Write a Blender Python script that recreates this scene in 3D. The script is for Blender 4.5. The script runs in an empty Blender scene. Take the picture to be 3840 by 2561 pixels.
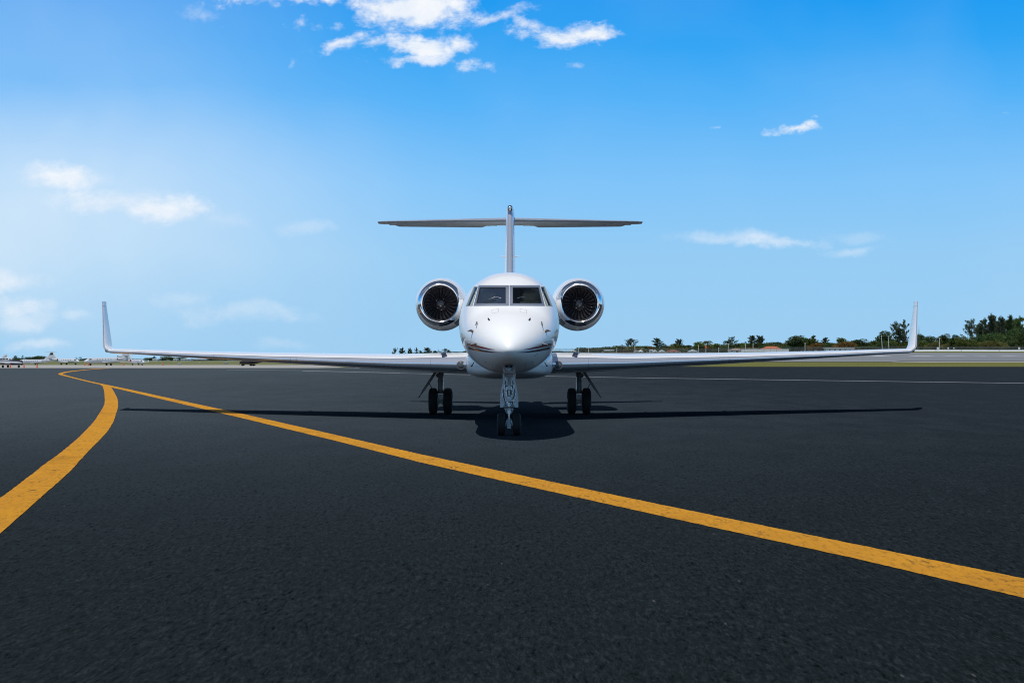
import bpy, bmesh, math, random
import numpy as np
from mathutils import Vector, Matrix, Euler
from mathutils.bvhtree import BVHTree
PI = math.pi
C = bpy.context.scene.collection
SC = bpy.context.scene

# ------------------------------------------------------------------ camera, sky, sun, exposure
FPX, HV, CAMZ = 6726.0, 1300.0, 2.14          # focal length in source pixels, horizon row, eye height
cam = bpy.data.cameras.new('camera'); camo = bpy.data.objects.new('camera', cam); C.objects.link(camo)
camo.location = (0, 0, CAMZ); camo.rotation_euler = (PI/2, 0, 0)
cam.sensor_width = 36; cam.lens = 36*FPX/3840; cam.clip_start = 0.1; cam.clip_end = 40000
cam.shift_y = (HV-1280.5)/3840
SC.camera = camo
SUN_EL, SUN_FROM = 65.0, (-0.34, -1.0)        # elevation; horizontal direction the sun stands in
_d = Vector((SUN_FROM[0], SUN_FROM[1], 0)).normalized()*math.cos(math.radians(SUN_EL)) + Vector((0, 0, math.sin(math.radians(SUN_EL))))
sun = bpy.data.lights.new('sun', 'SUN'); sun.energy = 3.4; sun.angle = math.radians(0.5); sun.color = (1, .965, .91)
suno = bpy.data.objects.new('sun', sun); C.objects.link(suno); suno.location = (0, 0, 60)
suno.rotation_euler = (-_d).to_track_quat('-Z', 'Y').to_euler()
SC.view_settings.view_transform = 'Standard'; SC.view_settings.look = 'None'
SC.cycles.filter_width = 1.05; SC.view_settings.exposure = 0; SC.view_settings.gamma = 1; SC.view_settings.use_curve_mapping = False

def s2l(c):
    return tuple(((x/255)/12.92 if x/255 <= .04045 else ((x/255+.055)/1.055)**2.4) for x in c)

world = bpy.data.worlds.new('World'); SC.world = world; world.use_nodes = True
class NT:
    def __init__(s, tree): s.t = tree; s.n = tree.nodes; s.l = tree.links
    def new(s, typ, **kw):
        n = s.n.new(typ)
        for k, v in kw.items(): setattr(n, k, v)
        return n
    def set(s, sock, v):
        if isinstance(v, bpy.types.NodeSocket): s.l.new(v, sock)
        else: sock.default_value = v
    def math(s, op, a, b=None, c=None, clamp=False):
        n = s.new('ShaderNodeMath', operation=op, use_clamp=clamp); s.set(n.inputs[0], a)
        if b is not None: s.set(n.inputs[1], b)
        if c is not None: s.set(n.inputs[2], c)
        return n.outputs[0]
    def vmath(s, op, a, b=None):
        n = s.new('ShaderNodeVectorMath', operation=op); s.set(n.inputs[0], a)
        if b is not None: s.set(n.inputs[3 if op == 'SCALE' else 1], b)
        return n.outputs[1] if op in ('DOT_PRODUCT', 'LENGTH') else n.outputs[0]
    def rng(s, v, a, b, c=0.0, d=1.0, smooth=False):
        n = s.new('ShaderNodeMapRange', interpolation_type='SMOOTHSTEP' if smooth else 'LINEAR')
        for i, x in enumerate((v, a, b, c, d)): s.set(n.inputs[i], x)
        return n.outputs[0]
    def ramp(s, f, stops, interp='LINEAR'):
        n = s.new('ShaderNodeValToRGB'); cr = n.color_ramp; cr.interpolation = interp
        while len(cr.elements) < len(stops): cr.elements.new(0.5)
        for e, (p, c) in zip(cr.elements, stops):
            e.position = p; e.color = (*c[:3], 1)
        s.set(n.inputs[0], f); return n.outputs[0]
    def mix(s, f, a, b, mode='MIX'):
        n = s.new('ShaderNodeMix', data_type='RGBA', blend_type=mode)
        s.set(n.inputs[0], f)
        for i, v in ((6, a), (7, b)):
            s.set(n.inputs[i], (*v[:3], 1) if isinstance(v, tuple) else v)
        return n.outputs[2]
    def noise(s, vec, scale, detail=4, rough=.55, dist=0.0, col=False):
        n = s.new('ShaderNodeTexNoise')
        if vec is not None: s.set(n.inputs['Vector'], vec)
        n.inputs['Scale'].default_value = scale; n.inputs['Detail'].default_value = detail
        n.inputs['Roughness'].default_value = rough; n.inputs['Distortion'].default_value = dist
        return n.outputs['Color'] if col else n.outputs['Fac']

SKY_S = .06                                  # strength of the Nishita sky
def build_sky():
    w = NT(world.node_tree); w.n.clear()
    dirv = w.new('ShaderNodeTexCoord').outputs['Generated']
    xyz = w.new('ShaderNodeSeparateXYZ'); w.l.new(dirv, xyz.inputs[0]); X, Y, Z = xyz.outputs
    # the clear sky low over the horizon, pale at the ground and deep blue above
    stops = [(0.0, (158, 206, 241)), (0.05, (150, 204, 244)), (0.09, (128, 196, 249)), (0.135, (84, 178, 248)),
             (0.165, (48, 164, 244)), (0.195, (24, 152, 240)), (0.26, (34, 140, 228)), (0.6, (40, 112, 200)), (1.0, (30, 92, 176))]
    # unseen haze behind the camera, toward the sun, added to brighten chrome and fill
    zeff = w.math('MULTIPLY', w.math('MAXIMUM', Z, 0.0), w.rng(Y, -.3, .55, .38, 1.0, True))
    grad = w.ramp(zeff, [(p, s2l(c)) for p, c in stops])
    yy = w.math('MAXIMUM', Y, 0.05)
    sx = w.math('DIVIDE', X, yy); sz = w.math('DIVIDE', Z, yy)
    cmb = w.new('ShaderNodeCombineXYZ'); w.l.new(sx, cmb.inputs[0]); w.l.new(sz, cmb.inputs[1]); p = cmb.outputs[0]
    def ell(pt, u, v, ru, rv, rot=0.0):
        mp = w.new('ShaderNodeMapping', vector_type='TEXTURE')
        mp.inputs['Location'].default_value = ((u-1920)/FPX, (HV-v)/FPX, 0)
        mp.inputs['Rotation'].default_value = (0, 0, rot)
        mp.inputs['Scale'].default_value = (ru/FPX, rv/FPX, 1)
        w.l.new(pt, mp.inputs[0])
        return w.vmath('LENGTH', mp.outputs[0])
    # thin high haze to the left: soft, wispy
    wisp = w.noise(p, 9.0, 5, .5, .6)
    r = ell(w.vmath('ADD', p, w.vmath('SCALE', w.vmath('SUBTRACT', w.noise(p, 6.0, 4, .55, 0, col=True), (.5, .5, .5)), .06)), -280, 750, 1750, 560)
    glow = w.math('MULTIPLY', w.rng(r, 1.3, 0.0, 0, .86, True), w.rng(wisp, .25, .75, .55, 1.0))
    r2 = ell(p, 100, 250, 1500, 900)
    glow2 = w.math('MULTIPLY', w.rng(r2, 1.2, 0.0, 0, .22, True), w.rng(wisp, .2, .8, .6, 1.0))
    front = w.rng(Y, .3, .6, 0, 1)
    gl = w.math('MULTIPLY', w.math('MAXIMUM', glow, glow2), front, clamp=True)
    col = w.mix(gl, grad, s2l((226, 241, 252)))
    # broad faint patches so that the blue is not even
    pat = w.noise(p, 5.0, 4, .5, .3)
    col = w.mix(w.rng(pat, .45, .75, 0, .13), col, s2l((205, 226, 250)))
    # clouds
    wc = w.noise(p, 26.0, 5, .6, .0, col=True)
    off = w.vmath('SCALE', w.vmath('SUBTRACT', wc, (.5, .5, .5)), .034)
    fl = w.vmath('MULTIPLY', off, (1.0, .6, 0))
    q = w.vmath('ADD', p, fl)
    st = w.vmath('MULTIPLY', p, (1.0, 1.5, 1.0))
    fb = w.noise(st, 34.0, 10, .66, .25)
    fb2 = w.noise(st, 120.0, 6, .6, .1)
    clouds = [  # u, v, ru, rv, strength, tilt
        (1545, 22, 270, 92, 1.25, 0), (1000, 2, 190, 46, 1.0, -.05), (1238, 4, 58, 26, .9, 0), (1190, 92, 98, 20, .72, .08), (1258, 82, 46, 22, .7, 0),
        (1275, 158, 110, 26, .85, .12), (1350, 140, 70, 26, .75, .2), (1590, 172, 215, 46, 1.15, -.02), (1545, 215, 190, 20, .8, 0), (1790, 255, 86, 26, .85, -.12),
        (2090, 130, 190, 40, 1.05, .0), (2210, 118, 115, 34, 1.0, -.05), (2000, 92, 60, 24, .7, -.2), (1860, 78, 110, 20, .62, .22), (1960, 30, 80, 14, .45, .3),
        (2165, 252, 74, 17, .5, .1), (2990, 488, 96, 19, .95, .06), (3030, 480, 48, 18, .8, 0), (2682, 466, 24, 8, .6, 0), (3050, 445, 14, 5, .5, 0), (3740, 428, 28, 8, .4, 0),
        (2740, 893, 250, 24, .38, .02), (2900, 908, 210, 30, .62, -.03), (3180, 945, 120, 18, .3, 0), (3230, 885, 150, 28, .18, 0),
        (240, 668, 200, 46, .85, -.05), (160, 640, 90, 30, .5, .1), (420, 760, 230, 52, .62, .05), (600, 775, 230, 52, .85, -.03), (740, 780, 90, 30, .6, 0),
        (30, 1055, 150, 40, .62, -.12), (40, 1150, 160, 44, .6, -.05), (80, 1200, 140, 46, .42, 0), (300, 1178, 80, 22, .3, 0),
        (920, 1165, 260, 42, .28, .0), (690, 1122, 120, 26, .2, 0), (1190, 855, 130, 30, .22, -.05), (840, 830, 100, 40, .16, 0), (1060, 1290, 110, 24, .16, 0), (170, 1298, 110, 22, .4, 0),
        (1100, 232, 26, 12, .55, .4), (760, 60, 60, 20, .3, 0)]
    dens = None
    for (u, v, ru, rv, sg, tl) in clouds:
        r = ell(q, u, v, ru*1.12, rv*1.25, tl)
        d = w.math('MULTIPLY', w.math('SUBTRACT', 1.0, r), sg)
        d = w.math('MAXIMUM', d, -.6)
        # each puff has its own opacity: faint ones stay thin, the low banks are soft and hazy
        if v > 560:
            o = w.math('MULTIPLY', w.rng(w.math('ADD', w.math('SUBTRACT', 1.0, r), w.rng(fb, .28, .72, -.42, .40)), -.08, .95, 0, 1, True), sg)
        else:
            o = w.math('MULTIPLY', w.rng(w.math('ADD', w.math('ADD', d, w.rng(fb, .28, .72, -.72, .50)), w.rng(fb2, .3, .7, -.16, .14)), -.10, .85, 0, 1, True), min(1.0, sg*1.05))
        dens = o if dens is None else w.math('MAXIMUM', dens, o)
    dens = w.math('MULTIPLY', dens, front)
    # the same fair-weather clouds scattered over the rest of the dome
    zz = w.math('ADD', w.math('MAXIMUM', Z, 0.0), .12)
    cm2 = w.new('ShaderNodeCombineXYZ'); w.l.new(w.math('DIVIDE', X, zz), cm2.inputs[0]); w.l.new(w.math('DIVIDE', Y, zz), cm2.inputs[1])
    dn = w.noise(cm2.outputs[0], .9, 7, .6, .3)
    dome = w.math('MULTIPLY', w.rng(dn, .54, .72, 0, .85, True), w.math('MAXIMUM', w.rng(Z, .20, .30, 0, 1), w.rng(Y, .35, .2, 0, 1)))
    dome = w.math('MULTIPLY', dome, w.rng(Z, 0, .06, .25, 1))
    dens = w.math('MAXIMUM', dens, dome)
    ccol = w.mix(w.rng(fb, .35, .65, 0, 1), s2l((226, 237, 250)), s2l((252, 253, 255)))
    base = col
    sky = w.new('ShaderNodeTexSky', sky_type='NISHITA'); sky.sun_disc = False
    sky.sun_elevation = math.radians(SUN_EL); sky.sun_rotation = math.atan2(SUN_FROM[0], SUN_FROM[1])
    sky.air_density = 1.0; sky.dust_density = .6; sky.ozone_density = 1.2
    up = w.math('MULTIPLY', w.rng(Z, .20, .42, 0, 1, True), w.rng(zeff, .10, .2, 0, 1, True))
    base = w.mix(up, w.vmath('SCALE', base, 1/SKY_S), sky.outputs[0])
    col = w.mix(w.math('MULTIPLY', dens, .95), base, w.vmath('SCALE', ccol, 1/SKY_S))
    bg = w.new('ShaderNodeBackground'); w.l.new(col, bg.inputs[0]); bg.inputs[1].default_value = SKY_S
    out = w.new('ShaderNodeOutputWorld'); w.l.new(bg.outputs[0], out.inputs[0])
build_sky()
world.cycles.sampling_method = 'MANUAL'; world.cycles.sample_map_resolution = 512

# ------------------------------------------------------------------ materials
M = {}
def mat(name, base, rough=.5, metal=0.0, coat=0.0, spec=.5, fn=None):
    m = bpy.data.materials.new(name); m.use_nodes = True; t = NT(m.node_tree)
    b = m.node_tree.nodes['Principled BSDF']
    b.inputs['Base Color'].default_value = (*base, 1); b.inputs['Roughness'].default_value = rough
    b.inputs['Metallic'].default_value = metal; b.inputs['Coat Weight'].default_value = coat
    b.inputs['Coat Roughness'].default_value = .05; b.inputs['Specular IOR Level'].default_value = spec
    if fn: fn(t, b)
    M[name] = m; return m
def pos(t): return t.new('ShaderNodeNewGeometry').outputs['Position']
def obc(t): return t.new('ShaderNodeTexCoord').outputs['Object']
def bump(t, b, h, strength=.3, dist=.01):
    n = t.new('ShaderNodeBump'); n.inputs['Strength'].default_value = strength; n.inputs['Distance'].default_value = dist
    t.l.new(h, n.inputs['Height']); t.l.new(n.outputs[0], b.inputs['Normal'])
def mottle(scale, amt, a, bcol, rscale=None):
    def fn(t, b):
        n = t.noise(obc(t), scale, 5, .6)
        t.l.new(t.mix(t.rng(n, .5-amt, .5+amt, 0, 1), a, bcol), b.inputs['Base Color'])
    return fn

def f_asphalt(t, b):
    p = pos(t)
    # the paver drags the grain out along the lane (y)
    g_ = t.vmath('MULTIPLY', t.vmath('ADD', p, t.vmath('SCALE', t.noise(p, .5, 2, .5, col=True), .25)), (1.0, .17, 1.0))
    big = t.noise(t.vmath('MULTIPLY', p, (1.0, .3, 1.0)), .09, 5, .6, .5)
    med = t.noise(t.vmath('MULTIPLY', p, (1.0, .3, 1.0)), .8, 5, .6, .3)
    fine = t.noise(g_, 60.0, 5, .7)
    lump = t.noise(g_, 25.0, 7, .74, .3)
    sep = t.new('ShaderNodeSeparateXYZ'); t.l.new(p, sep.inputs[0])
    # sky sheen painted into the colour: paler to the left and farther off
    sky_sheen = t.math('ADD', t.rng(sep.outputs[0], -26, 18, 1, 0, True), t.rng(med, .3, .7, -.15, .15))
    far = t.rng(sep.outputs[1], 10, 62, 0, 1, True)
    sky_sheen = t.math('MULTIPLY', sky_sheen, t.math('ADD', .16, t.math('MULTIPLY', far, .84)), clamp=True)
    c = t.mix(sky_sheen, t.mix(far, (.0108, .0160, .0180), (.0200, .0270, .0370)), (.070, .090, .106))
    c = t.mix(t.rng(big, .44, .66, 0, .18), c, (.023, .032, .037))
    rough_ = t.rng(med, .36, .62, .6, 1.0)
    c = t.mix(t.math('MULTIPLY', t.rng(lump, .52, .66, 0, .95), rough_), c, (.033, .044, .050))
    c = t.mix(t.math('MULTIPLY', t.rng(lump, .47, .34, 0, .95), rough_), c, (.0025, .0032, .004))
    c = t.mix(t.rng(fine, .56, .70, 0, .5), c, (.050, .064, .072))
    c = t.mix(t.rng(fine, .44, .30, 0, .6), c, (.002, .003, .0035))
    gv = t.new('ShaderNodeTexVoronoi'); t.set(gv.inputs['Vector'], g_); gv.inputs['Scale'].default_value = 9
    gs = t.new('ShaderNodeSeparateColor'); t.l.new(gv.outputs['Color'], gs.inputs[0])
    grit = t.math('MULTIPLY', t.rng(gv.outputs['Distance'], .11, .05, 0, 1), t.math('GREATER_THAN', gs.outputs[0], .96))
    c = t.mix(t.math('MULTIPLY', grit, .5), c, (.14, .14, .135))
    t.l.new(c, b.inputs['Base Color'])
    h = t.math('MULTIPLY', t.math('ADD', t.math('MULTIPLY', fine, .35), lump), rough_)
    bump(t, b, h, .85, .034)
    t.l.new(t.rng(med, .3, .7, .6, .8), b.inputs['Roughness'])
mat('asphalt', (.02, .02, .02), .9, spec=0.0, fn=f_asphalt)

def paint_fn(c1, c2, wear, wscale):
    def fn(t, b):
        p = pos(t); g_ = t.vmath('MULTIPLY', p, (1.0, .2, 1.0))
        n = t.noise(t.vmath('MULTIPLY', p, (1.0, .35, 1.0)), wscale, 6, .7); f = t.noise(g_, 46.0, 5, .7); m = t.noise(p, .8, 4, .6); lump = t.noise(g_, 17.0, 7, .74, .3)
        c = t.mix(t.rng(m, .3, .7, 0, 1), c1, c2)
        c = t.mix(t.rng(f, .56, .72, 0, .35), c, tuple(min(.9, x*1.35+.02) for x in c1))
        c = t.mix(t.rng(lump, .48, .34, 0, .5), c, tuple(x*.45 for x in c1))
        w = t.math('MULTIPLY', t.rng(n, .52, .68, .12, 1), t.rng(lump, .52, .40, 0, 1))
        c = t.mix(t.math('MULTIPLY', w, wear), c, (.025, .027, .028))
        sm = t.rng(t.noise(t.vmath('MULTIPLY', p, (1.0, .5, 1.0)), .5, 4, .6), .60, .72, 0, .35)
        c = t.mix(sm, c, tuple(x*.35 for x in c1))
        t.l.new(c, b.inputs['Base Color'])
        bump(t, b, t.math('ADD', t.math('MULTIPLY', f, .3), lump), .9, .04)
    return fn
mat('yellow_paint', (.5, .25, .02), .8, spec=.03, fn=paint_fn((.66, .30, .024), (.55, .245, .024), .95, 2.2))
mat('white_line', (.4, .4, .4), .7, fn=paint_fn((.34, .34, .34), (.26, .26, .27), .7, .5))
def f_concrete(t, b):
    p = pos(t)
    n = t.noise(t.vmath('MULTIPLY', p, (.4, 1, 1)), .05, 6, .6); f = t.noise(p, .4, 5, .7)
    c = t.mix(t.rng(n, .3, .7, 0, 1), (.30, .28, .25), (.42, .40, .36))
    c = t.mix(t.rng(f, .5, .8, 0, .4), c, (.22, .21, .19)); t.l.new(c, b.inputs['Base Color'])
mat('concrete', (.4, .38, .35), .85, fn=f_concrete)
def f_runway(t, b):
    p = pos(t)
    n = t.noise(t.vmath('MULTIPLY', p, (.08, 1, 1)), .035, 6, .65, .5)
    f = t.noise(t.vmath('MULTIPLY', p, (.3, 1, 1)), .25, 5, .7)
    c = t.mix(t.rng(n, .35, .65, 0, 1), (.13, .135, .14), (.24, .24, .24))
    c = t.mix(t.rng(f, .5, .8, 0, .5), c, (.12, .12, .125)); t.l.new(c, b.inputs['Base Color'])
mat('runway', (.3, .3, .3), .8, fn=f_runway)
def f_grass(c1, c2, c3):
    def fn(t, b):
        p = pos(t)
        n = t.noise(t.vmath('MULTIPLY', p, (.6, 1, 1)), .12, 6, .7); f = t.noise(p, 1.6, 4, .7)
        c = t.mix(t.rng(n, .35, .65, 0, 1), c1, c2)
        c = t.mix(t.rng(f, .45, .75, 0, .7), c, c3); t.l.new(c, b.inputs['Base Color'])
        bump(t, b, f, .8, .1)
    return fn
mat('grass_dry', (.1, .12, .03), .9, spec=.1, fn=f_grass((.115, .120, .024), (.165, .155, .034), (.085, .095, .022)))
mat('grass_field', (.1, .12, .03), .9, spec=.1, fn=f_grass((.13, .145, .05), (.19, .185, .085), (.10, .11, .04)))

def f_white(t, b):
    n = t.noise(obc(t), 1.6, 4, .5)
    t.l.new(t.mix(t.rng(n, .3, .7, 0, 1), (.87, .865, .86), (.84, .835, .835)), b.inputs['Base Color'])
mat('white_gloss', (.8, .8, .81), .40, coat=.6, spec=.35, fn=f_white)
mat('white_matte', (.78, .78, .78), .5)
def f_chrome(t, b):
    n = t.noise(t.vmath('MULTIPLY', obc(t), (.6, 2.5, 2.5)), 2.0, 4, .5)
    t.l.new(t.rng(n, .3, .7, .05, .13), b.inputs['Roughness'])
mat('chrome', (.86, .865, .88), .08, metal=1.0, fn=f_chrome)
def f_frame(t, b):
    v = t.new('ShaderNodeTexVoronoi'); t.set(v.inputs['Vector'], obc(t)); v.inputs['Scale'].default_value = 26
    c = t.mix(t.rng(v.outputs['Distance'], .26, .14, 0, .8), (.66, .69, .76), (.92, .93, .95))
    t.l.new(c, b.inputs['Base Color'])
mat('frame_metal', (.6, .62, .67), .3, metal=.85, fn=f_frame)
def f_slat(t, b):
    n = t.noise(t.vmath('MULTIPLY', obc(t), (.6, 2.5, 2.5)), 2.0, 4, .5)
    t.l.new(t.rng(n, .3, .7, .07, .14), b.inputs['Roughness'])
mat('slat_metal', (.76, .79, .86), .1, metal=.66, fn=f_slat)
mat('steel', (.62, .63, .65), .25, metal=1.0)
mat('gear_paint', (.50, .50, .51), .4, coat=.3)
mat('gear_white', (.66, .66, .69), .35, coat=.4)
mat('gear_dark', (.16, .145, .15), .45, metal=.2)
def f_rubber(t, b):
    n = t.noise(obc(t), 14, 4, .6); t.l.new(t.mix(n, (.010, .010, .011), (.022, .022, .023)), b.inputs['Base Color'])
mat('rubber', (.014, .014, .015), .75, spec=.3, fn=f_rubber)
mat('black', (.012, .012, .014), .35)
mat('fan_metal', (.05, .044, .052), .45, metal=.4)
mat('spinner_black', (.018, .017, .022), .25, coat=.5)
mat('duct', (.10, .10, .11), .4, metal=.5)
mat('stripe_red', (.20, .022, .028), .3, coat=1.0)
mat('stripe_navy', (.012, .016, .035), .3, coat=1.0)
mat('navy', (.012, .014, .05), .3, coat=.6)
mat('panel_line', (.35, .35, .37), .5)
mat('beige', (.74, .70, .58), .8)
mat('panel_grey', (.24, .27, .25), .85)
mat('interior_dark', (.36, .40, .46), .9)
mat('interior_pale', (.74, .74, .70), .8)
mat('wood', (.22, .07, .035), .5)
def glass_mat(name, tint, refl):
    m = bpy.data.materials.new(name); m.use_nodes = True; t = NT(m.node_tree); t.n.clear()
    tr = t.new('ShaderNodeBsdfTransparent'); tr.inputs[0].default_value = (*tint, 1)
    gl = t.new('ShaderNodeBsdfGlossy'); gl.inputs['Roughness'].default_value = .02
    fr = t.new('ShaderNodeFresnel'); fr.inputs[0].default_value = 1.5
    mx = t.new('ShaderNodeMixShader'); t.l.new(t.math('MULTIPLY', fr.outputs[0], refl, clamp=True), mx.inputs[0])
    t.l.new(tr.outputs[0], mx.inputs[1]); t.l.new(gl.outputs[0], mx.inputs[2])
    o = t.new('ShaderNodeOutputMaterial'); t.l.new(mx.outputs[0], o.inputs[0]); M[name] = m
glass_mat('windshield', (.92, .95, .95), .55)
glass_mat('side_glass', (.80, .84, .84), .35)
glass_mat('lens', (.75, .78, .8), 1.5)
mat('lamp_reflector', (.45, .46, .47), .2, metal=1)
mat('lamp_face', (.075, .085, .09), .3, coat=.6)
mat('dark_glass', (.012, .014, .018), .08, coat=1.0)

def f_leaf(c1, c2, c3, trans=.25):
    def fn(t, b):
        oi = t.new('ShaderNodeObjectInfo')
        n = t.noise(pos(t), .45, 4, .6); n2 = t.noise(pos(t), 2.2, 3, .6)
        c = t.mix(t.rng(n, .36, .64, 0, 1), c1, c2)
        c = t.mix(t.rng(n2, .5, .75, 0, .8), c, c3)
        hs = t.new('ShaderNodeHueSaturation'); t.l.new(c, hs.inputs['Color'])
        t.l.new(t.rng(oi.outputs['Random'], 0, 1, .75, 1.25), hs.inputs['Value'])
        t.l.new(t.rng(oi.outputs['Random'], 0, 1, .48, .515), hs.inputs['Hue'])
        t.l.new(hs.outputs[0], b.inputs['Base Color'])
        td = t.new('ShaderNodeBsdfTranslucent'); t.l.new(hs.outputs[0], td.inputs[0])
        mx = t.new('ShaderNodeMixShader'); mx.inputs[0].default_value = trans
        o = [x for x in t.n if x.type == 'OUTPUT_MATERIAL'][0]
        t.l.new(b.outputs[0], mx.inputs[1]); t.l.new(td.outputs[0], mx.inputs[2]); t.l.new(mx.outputs[0], o.inputs[0])
    return fn
mat('leaf_pine', (.04, .06, .03), .8, spec=.2, fn=f_leaf((0.051, 0.077, 0.040), (0.091, 0.120, 0.065), (0.137, 0.155, 0.091)))
mat('leaf_dark', (.04, .06, .02), .8, spec=.2, fn=f_leaf((0.036, 0.069, 0.026), (0.073, 0.120, 0.036), (0.131, 0.164, 0.047)))
mat('leaf_green', (.05, .08, .02), .8, spec=.2, fn=f_leaf((0.065, 0.105, 0.026), (0.127, 0.178, 0.040), (0.209, 0.227, 0.055)))
mat('leaf_olive', (.07, .08, .02), .8, spec=.2, fn=f_leaf((0.100, 0.113, 0.036), (0.173, 0.168, 0.051), (0.227, 0.209, 0.064)))
mat('leaf_rust', (.12, .07, .02), .8, spec=.2, fn=f_leaf((0.137, 0.087, 0.029), (0.246, 0.142, 0.040), (0.309, 0.191, 0.055)))
mat('bark', (.13, .105, .085), .9, fn=mottle(3, .2, (.10, .08, .065), (.19, .16, .135)))
mat('wood_pole', (.30, .28, .26), .85)
mat('pale_pole', (.55, .55, .54), .7)
mat('roof_terracotta', (.42, .12, .05), .8, fn=mottle(1.2, .2, (.36, .09, .04), (.50, .16, .07)))
mat('roof_brown', (.24, .08, .05), .8, fn=mottle(1.2, .2, (.22, .07, .045), (.30, .11, .07)))
mat('roof_tan', (.30, .23, .19), .85, fn=mottle(1.2, .2, (.24, .18, .15), (.36, .29, .25)))
mat('roof_white', (.68, .72, .75), .7)
mat('wall_white', (.66, .70, .74), .8)
mat('wall_cream', (.55, .50, .42), .8)
mat('window_dark', (.02, .025, .03), .15, coat=.6)
mat('cone_orange', (.62, .07, .02), .6)
mat('cover_red', (.42, .015, .02), .7)
mat('grey_paint', (.22, .23, .24), .6)
mat('box_green', (.06, .08, .07), .7)
mat('jet_white', (.52, .54, .57), .4, coat=.3)
mat('jet_grey', (.36, .38, .41), .4, coat=.3)
mat('jet_navy', (.012, .014, .03), .5, spec=.2)
mat('jet_dark', (.018, .016, .02), .6, spec=.15)
mat('fence_wire', (.15, .155, .155), .6, metal=.3)

# ------------------------------------------------------------------ mesh helpers
class MB:
    def __init__(s): s.v = []; s.f = []; s.m = []
    def add(s, verts, faces, m=0):
        k = len(s.v); s.v += [tuple(p) for p in verts]
        s.f += [tuple(i+k for i in f) for f in faces]
        s.m += [m]*len(faces) if isinstance(m, int) else list(m)
        return s
    def grid(s, rows, m=0, closed=False, mf=None):
        n = len(rows[0]); vs = [p for r in rows for p in r]; fs = []; ms = []
        for i in range(len(rows)-1):
            for j in range(n if closed else n-1):
                a, b_ = i*n+j, i*n+(j+1) % n
                fs.append((a, b_, b_+n, a+n)); ms.append(mf(i, j) if mf else m)
        return s.add(vs, fs, ms)
    def fan(s, ring, c, m=0, flip=False):
        n = len(ring); fs = [((j+1) % n, j, n) if flip else (j, (j+1) % n, n) for j in range(n)]
        return s.add(list(ring)+[c], fs, m)
    def box(s, c, d, m=0, rot=None):
        vs = []
        for z in (-1, 1):
            for y in (-1, 1):
                for x in (-1, 1):
                    p = Vector((x*d[0]/2, y*d[1]/2, z*d[2]/2))
                    if rot is not None: p = rot @ p
                    vs.append(p+Vector(c))
        return s.add(vs, [(0, 2, 3, 1), (4, 5, 7, 6), (0, 1, 5, 4), (2, 6, 7, 3), (0, 4, 6, 2), (1, 3, 7, 5)], m)
    def tube(s, pts, r, n=10, m=0, cap=True):
        pts = [Vector(p) for p in pts]; rr = r if isinstance(r, (list, tuple)) else [r]*len(pts)
        rows = []; up = None
        for i, p in enumerate(pts):
            d = (pts[min(i+1, len(pts)-1)]-pts[max(i-1, 0)]).normalized()
            if up is None:
                up = Vector((0, 0, 1)) if abs(d.z) < .9 else Vector((1, 0, 0))
            a = d.cross(up).normalized(); b_ = a.cross(d).normalized(); up = b_
            rows.append([p+(a*math.cos(2*PI*k/n)+b_*math.sin(2*PI*k/n))*rr[i] for k in range(n)])
        s.grid(rows, m, closed=True)
        if cap: s.fan(rows[0], pts[0], m, True); s.fan(rows[-1], pts[-1], m)
        return s
    def lathe(s, prof, o, axis='Y', n=48, mf=None, m=0):
        rows = []
        for (r, h) in prof:
            row = []
            for k in range(n):
                a = 2*PI*k/n; ca, sa = r*math.cos(a), r*math.sin(a)
                row.append((o[0]+ca, o[1]+h, o[2]+sa) if axis == 'Y' else (o[0]+h, o[1]+ca, o[2]+sa) if axis == 'X' else (o[0]+ca, o[1]+sa, o[2]+h))
            rows.append(row)
        return s.grid(rows, m, closed=True, mf=(lambda i, j: mf[i]) if mf else None)
    def ellipsoid(s, c, r, n=16, k=10, m=0):
        prof = []
        for i in range(k+1):
            a = PI*i/k; prof.append((max(1e-4, math.sin(a)), -math.cos(a)))
        rows = [[(c[0]+r[0]*q*math.cos(2*PI*j/n), c[1]+r[1]*q*math.sin(2*PI*j/n), c[2]+r[2]*h) for j in range(n)] for q, h in prof]
        return s.grid(rows, m, closed=True)
    def quad(s, a, b, c, d, m=0): return s.add([a, b, c, d], [(0, 1, 2, 3)], m)
    def mesh(s, name, mats, angle=40):
        me = bpy.data.meshes.new(name); me.from_pydata(s.v, [], s.f)
        for x in mats: me.materials.append(M[x])
        me.polygons.foreach_set('material_index', s.m)
        me.polygons.foreach_set('use_smooth', [True]*len(s.f)); me.update()
        if angle is not None and len(s.f) < 200000: me.set_sharp_from_angle(angle=math.radians(angle))
        return me
def link(name, me, parent=None, loc=(0, 0, 0), rot=None, label=None, kind=None):
    o = bpy.data.objects.new(name, me); C.objects.link(o); o.location = loc
    if rot: o.rotation_euler = rot
    if parent: o.parent = parent
    if label: o['label'] = label
    if kind: o['kind'] = kind
    return o
def obj(name, mb, mats, parent=None, angle=40, **kw):
    if isinstance(mats, str): mats = [mats]
    return link(name, mb.mesh(name, mats, angle), parent, **kw)
def tag(o, label, cat, group=None):
    o['label'] = label; o['category'] = cat
    if group: o['group'] = group
    return o
def thing(name, label, cat, loc=(0, 0, 0), rz=0.0, group=None):
    o = bpy.data.objects.new(name, None); C.objects.link(o); o.location = loc; o.rotation_euler = (0, 0, rz)
    o.empty_display_size = .3
    return tag(o, label, cat, group)
def dup(root, loc, rz=0.0, label=None, group=None, scale=None):
    def cp(o, par):
        c = o.copy(); C.objects.link(c)
        if par: c.parent = par
        for ch in o.children: cp(ch, c)
        return c
    r = cp(root, None); r.location = loc; r.rotation_euler = (0, 0, rz)
    if scale: r.scale = scale
    if label: r['label'] = label
    if group: r['group'] = group
    return r
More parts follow.
